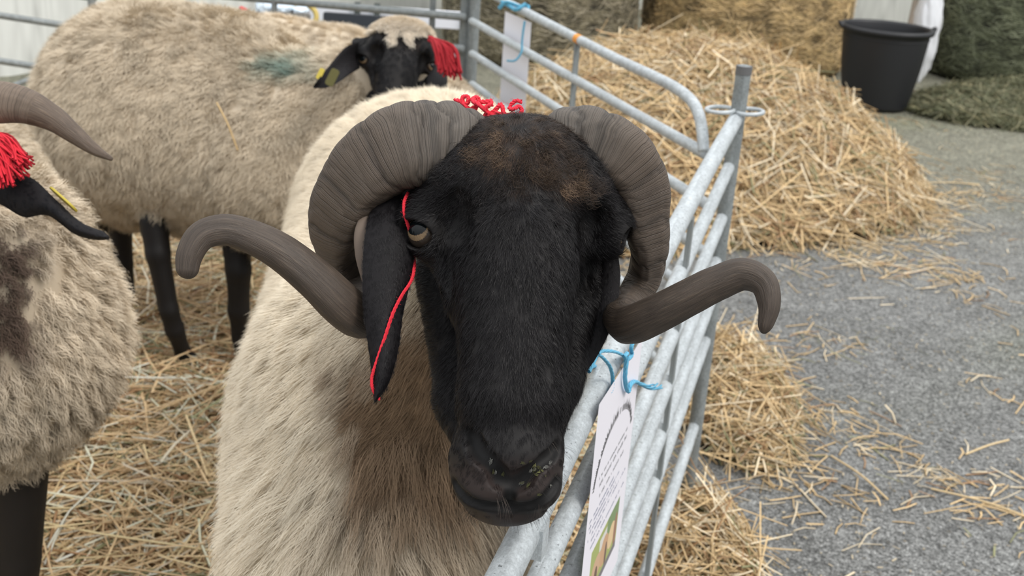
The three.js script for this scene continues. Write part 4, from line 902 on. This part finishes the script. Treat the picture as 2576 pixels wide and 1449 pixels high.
// straw litter over the concrete
{
  const o = thing('straw_litter', V(1, 0, -3.5), 'scattered straw and chaff lying over the grey concrete', 'straw'); o.userData.kind = 'stuff';
  const gnd = heap('', .2, 3.4, -7.6, -1.6, () => 0.001, .2);
  const dens = (p) => {
    const [x, y] = project(p); if (x < 1650) return pen(p.x, p.z) ? 0 : .3;
    const band = (x0, y0, x1, y1, w) => { const dx = x1 - x0, dy = y1 - y0, t = clamp(((x - x0) * dx + (y - y0) * dy) / (dx * dx + dy * dy)); return Math.exp(-Math.pow(Math.hypot(x - x0 - dx * t, y - y0 - dy * t) / w, 2)); };
    return clamp(.018 + .9 * band(1850, 580, 2350, 560, 60) + .55 * band(2150, 650, 2420, 690, 35) + .6 * band(1900, 1000, 2000, 1180, 90) + .42 * band(2060, 1050, 2576, 1300, 55) + .3 * band(2150, 560, 2500, 480, 45) + .25 * band(2440, 960, 2576, 1020, 25) + .25 * band(2150, 1290, 2170, 1449, 40) + .18 * band(1900, 850, 2100, 880, 50) + .2 * fbm(p.x * 3, 5, p.z * 3));
  };
  lay('straw', o, gnd, 34000, straw({ len: .10, width: .0042, lift: .003, tilt: .05, mask: (p) => rnd() < dens(p) }));
  lay('straw', o, gnd, 9000, straw({ len: .19, width: .0045, lift: .005, tilt: .05, mask: (p) => rnd() < .4 * dens(p) }));
  lay('chaff', o, gnd, 60000, { len: .014, width: .0032, sides: 0, tilt: .05, lift: .0015, bend: 0, col: () => { const k = rr(.5, 1.2); return [.44 * k, .37 * k, .25 * k]; }, mask: (p) => rnd() < .14 + dens(p) });
  lay('hay', o, gnd, 16000, hay({ len: .06, width: .0018, lift: .003, tilt: .04, mask: (p) => { const [x, y] = project(p); return rnd() < .8 * Math.exp(-Math.pow((x - 2180) / 110, 2) - Math.pow((y - 850) / 40, 2)) + .7 * Math.exp(-Math.pow((x - 2450) / 240, 2) - Math.pow((y - 300) / 40, 2)) + .25 * Math.exp(-Math.pow((x - 2000) / 80, 2) - Math.pow((y - 1150) / 50, 2)); } }));
}
// hay heap at the foot of the green bale
{
  const o = thing('hay_heap', V(2.9, 0, -7.2), 'heap of loose green hay at the foot of the dark green bale', 'hay heap'); o.userData.kind = 'stuff';
  const g = heap('', 2.1, 4.2, -8.4, -6.5, (x, z) => Math.max(bump(x, z, 3.1, -7.02, .85, .46, .17), bump(x, z, 2.8, -6.9, .58, .36, .08)) * (1 + .3 * fbm(x * 6, 0, z * 6)), .05);
  obj('hay_core', g, std([.085, .09, .045], .95), o).userData.kind = 'stuff'; lay('hay', o, g, 24000, hay({ len: .17, width: .004, lift: .02, tilt: .7, col: () => hayCol().map((c) => c * .8) })); lay('straw', o, g, 900, straw({ lift: .02, tilt: .4, col: () => { const k = rr(.7, 1.2); return [.42 * k, .37 * k, .2 * k]; } }));
}
// round bales
const baleMap = noiseTexture(512, (() => { const a = tileNoise(60, 21, 200), b = tileNoise(24, 22, 60), c = tileNoise(12, 23); return (u, v) => { const s = .60 + (a(u, v) - .5) * .4 + (b(u, v) - .5) * .25 + (c(u, v) - .5) * .35; return [s, s, s * .97]; }; })(), true);
function bale(px, d, r, h, col, label, fuzz, py = 150) {
  const c = at(px, py, d), o = thing('round_bale', V(c.x, 0, c.z), label, 'bale', 'round bales at the back');
  const prof = []; for (let k = 0; k <= 14; k++) { const t = k / 14; prof.push(new THREE.Vector2(r * (1 - .05 * Math.pow(2 * t - 1, 6) + .012 * Math.sin(t * 9)), t * h)); } prof.push(new THREE.Vector2(.001, h + .01)); prof.unshift(new THREE.Vector2(.001, .002));
  const g = new THREE.LatheGeometry(prof, 96), p = g.attributes.position, uv = g.attributes.uv;
  for (let i = 0; i < p.count; i++) { const x = p.getX(i), y = p.getY(i), z = p.getZ(i), R = Math.hypot(x, z), k = R > .1 ? 1 + .03 * fbm(x * 5, y * 5, z * 5) : 1; p.setX(i, x * k); p.setZ(i, z * k); uv.setXY(i, uv.getX(i) * 5, y / .8); }
  g.computeVertexNormals(); g.translate(c.x, 0, c.z);
  obj('bale_body', g, std(col, .95, { map: baleMap, bumpMap: baleMap, bumpScale: .02 }), o);
  lay('loose_stalks', o, g, 9000, { len: .10, width: .0035, sides: 0, curl: .05, tilt: .25, lift: .004, hang: .5, col: (q) => { const k = rr(.75, 1.25); return fuzz.map((v) => v * k * (1 + .35 * fbm(q.x * 3, q.y * 3, q.z * 3))); }, mask: (q, n) => q.z > c.z - r * .3 && Math.abs(n.y) < .9 });
  return [o, c];
}
rnd = rngOf(606);
const gap = .02;
bale(1350, 7.95, .635, 1.25, [.42, .37, .26], 'grey-olive round bale behind the hurdle with the blank notice', [.44, .39, .28]);
bale(1862, 8.15, .69, 1.3, [.92, .66, .34], 'golden brown round bale behind the straw heap', [.74, .54, .28]);
bale(2560, 8.3, .68, 1.3, [.22, .245, .15], 'dark green round hay bale beside the black bucket', [.25, .27, .17]);

// ================================================================== BUCKET AND BACKGROUND PIECES
{
  const c = ground(2197, 268);
  const o = thing('bucket', c, 'large black plastic bucket standing between the straw heap and the green bale', 'bucket');
  const prof = [[.001, .004], [.17, .004], [.185, .012], [.19, .03], [.225, .24], [.243, .42], [.243, .435], [.262, .44], [.268, .455], [.262, .468], [.247, .468], [.238, .455], [.235, .42], [.18, .03], [.001, .02]].map(([x, y]) => new THREE.Vector2(x, y));
  const g = new THREE.LatheGeometry(prof, 72); g.translate(c.x, 0, c.z);
  const black = new THREE.MeshStandardMaterial({ color: new THREE.Color().setRGB(.012, .013, .016), roughness: .5, side: THREE.DoubleSide });
  obj('tub', g, black, o);
  for (const s of [-1, 1]) { const q = V(c.x + s * .262, .46, c.z); obj('handle_lug', tube([q.clone().add(V(-.004 * s, -.01, -.035)), q.clone().add(V(.012 * s, .012, -.012)), q.clone().add(V(.012 * s, .012, .012)), q.clone().add(V(-.004 * s, -.01, .035))], .009, 12, 8), black, o); }
  const ring = new THREE.TorusGeometry(.2415, .004, 8, 72); ring.rotateX(Math.PI / 2); ring.translate(c.x, .41, c.z); obj('rib', ring, black, o);
}
{
  const a = at(2276, 75, 8.6), b = at(2318, -40, 8.9); a.y = 0;
  const foot = at(2270, 90, 8.5).setY(.0), o = thing('pole', foot, 'weathered wooden pole leaning against the white wall behind the bucket', 'pole');
  obj('shaft', capTube([at(2262, 190, 7.9).setY(.01), at(2300, 20, 8.1), at(2330, -110, 8.3)], .022, 30, 10), std([.30, .25, .20], .8), o);
  const o2 = thing('plastic_bag', at(2332, 60, 7.75).setY(0), 'crumpled white plastic bag beside the leaning pole', 'bag');
  const g = new THREE.SphereGeometry(1, 40, 28), p = g.attributes.position; for (let i = 0; i < p.count; i++) { const v = V(p.getX(i), p.getY(i), p.getZ(i)), k = 1 + .25 * fbm(v.x * 3, v.y * 3, v.z * 3); p.setXYZ(i, v.x * k * .09, v.y * k * .33, v.z * k * .09); } g.computeVertexNormals(); const c = at(2332, 60, 7.75); g.translate(c.x, .32, c.z); obj('bag_body', g, std([.80, .82, .86], .45), o2);
}
{
  // feed trough and white barrier behind the back hurdle
  const c = at(880, 75, 5.6), o = thing('feed_trough', V(c.x, 0, c.z), 'long dark blue-black feed trough behind the back hurdle', 'trough');
  const L = .34, s = new THREE.Shape(); s.moveTo(-.16, 0); s.lineTo(.16, 0); s.lineTo(.2, .2); s.lineTo(.175, .2); s.lineTo(.14, .03); s.lineTo(-.14, .03); s.lineTo(-.175, .2); s.lineTo(-.2, .2); s.closePath();
  const g = new THREE.ExtrudeGeometry(s, { depth: L, bevelEnabled: true, bevelSize: .006, bevelThickness: .006, bevelSegments: 2 }); g.rotateY(Math.PI / 2); g.translate(c.x - .15, c.y - .16, c.z);
  obj('trough_body', g, std([.016, .022, .03], .6), o);
  for (const dx of [-.12, .16]) { const h = c.y - .16, q = new THREE.BoxGeometry(.05, h, .3); q.translate(c.x + dx, h / 2, c.z); obj('leg', q, std([.1, .1, .1], .7), o); }
  const w = at(930, 55, 6.1), o2 = thing('white_barrier', V(w.x, 0, w.z), 'low white barrier of boards and dark uprights behind the feed trough', 'barrier');
  const hgt = at(1000, 50, 6.1).y;
  for (const y of [hgt + .02, hgt - .16]) { const q = new THREE.BoxGeometry(1.0, .085, .03); q.translate(w.x + .05, y, w.z); obj('board', q, std([.80, .83, .90], .6), o2); }
  for (const dx of [-.42, -.06, .04, .5]) { const q = new THREE.BoxGeometry(.028, hgt + .08, .03); q.translate(w.x + dx, (hgt + .08) / 2, w.z + .03); obj('upright', q, std([.06, .075, .07], .7), o2); }
  const sk = at(715, 25, 5.9);
  [[664, 14, .036, .038, 'tall pale blue plastic sack on the ground behind the farther ewe'], [715, 20, .042, .024, 'middle pale blue plastic sack lying behind the farther ewe'], [757, 25, .033, .018, 'small pale blue plastic sack nearest the yellow hose']].forEach(([x, y, rx, ry, lab], k) => {
    const q = at(x, y, 5.2), o3 = thing('plastic_sack', V(q.x, 0, q.z), lab, 'sack', 'pale sacks behind the ewes');
    const g = new THREE.SphereGeometry(1, 40, 28), p = g.attributes.position; for (let i = 0; i < p.count; i++) { const v = V(p.getX(i), p.getY(i), p.getZ(i)), m = 1 + .3 * fbm(v.x * 2 + k * 5, v.y * 2, v.z * 2); p.setXYZ(i, v.x * m * rx, v.y * m * ry, v.z * m * .05); }
    g.computeVertexNormals(); g.translate(q.x, q.y, q.z); obj('sack_body', g, std([.72, .84, .95], .35), o3);
    const st = new THREE.BoxGeometry(rx * 1.7, .02, .1); st.translate(q.x, q.y - ry * .95, q.z); obj('board', st, std([.25, .24, .22], .8), o3);
    for (const s of [-1, 1]) { const lg = new THREE.BoxGeometry(.03, q.y - ry * .95, .03); lg.translate(q.x + s * rx * .8, (q.y - ry * .95) / 2, q.z); obj('leg', lg, std([.25, .24, .22], .8), o3); }
  });
  const hc = at(765, 34, 5.35), o4 = thing('yellow_hose', hc, 'loop of yellow hose beside the pale sacks', 'hose'), pts = [];
  for (let k = 0; k <= 12; k++) { const a = Math.PI * (1.15 - k / 12 * 1.3); pts.push(at(762 + 34 * Math.cos(a), 42 - 30 * Math.sin(a), 5.35)); }
  obj('hose_loop', tube(pts, .012, 40, 8), std([.55, .42, .12], .6), o4);
}
// single straws worth a name
{
  const mk = (pts, r, label) => { const o = thing('straw_stalk', pts[0].clone(), label, 'straw'); obj('stalk', capTube(pts, r, 16, 6), std([.52, .37, .18], .6), o); };
  mk([at(545, 258, 2.74), at(572, 310, 2.73), at(598, 378, 2.735)], .0022, 'single straw stuck in the side wool of the ewe with the teal mark');
}
{
  const mk = (a, b, label) => { const p = ground(...a), q = ground(...b), m = p.clone().lerp(q, .5); p.y = q.y = .006; m.y = .012; m.x += .004; const o = thing('straw_stalk', p.clone(), label, 'straw'); obj('stalk', capTube([p, m, q], .0026, 16, 6), std([.62, .47, .26], .6), o); };
  mk([2312, 463], [2462, 467], 'long pale straw lying alone on the concrete beside the big straw heap');
  mk([2342, 1235], [2600, 1312], 'longest brown straw across the bare concrete near the litter trail');
  mk([2090, 1152], [2232, 1262], 'straight straw slanting across the concrete below the low tangled heap');
  mk([2428, 1148], [2536, 1112], 'bright thick straw with a kink on the concrete beyond the litter trail');
}
renderer.render(scene, camera);
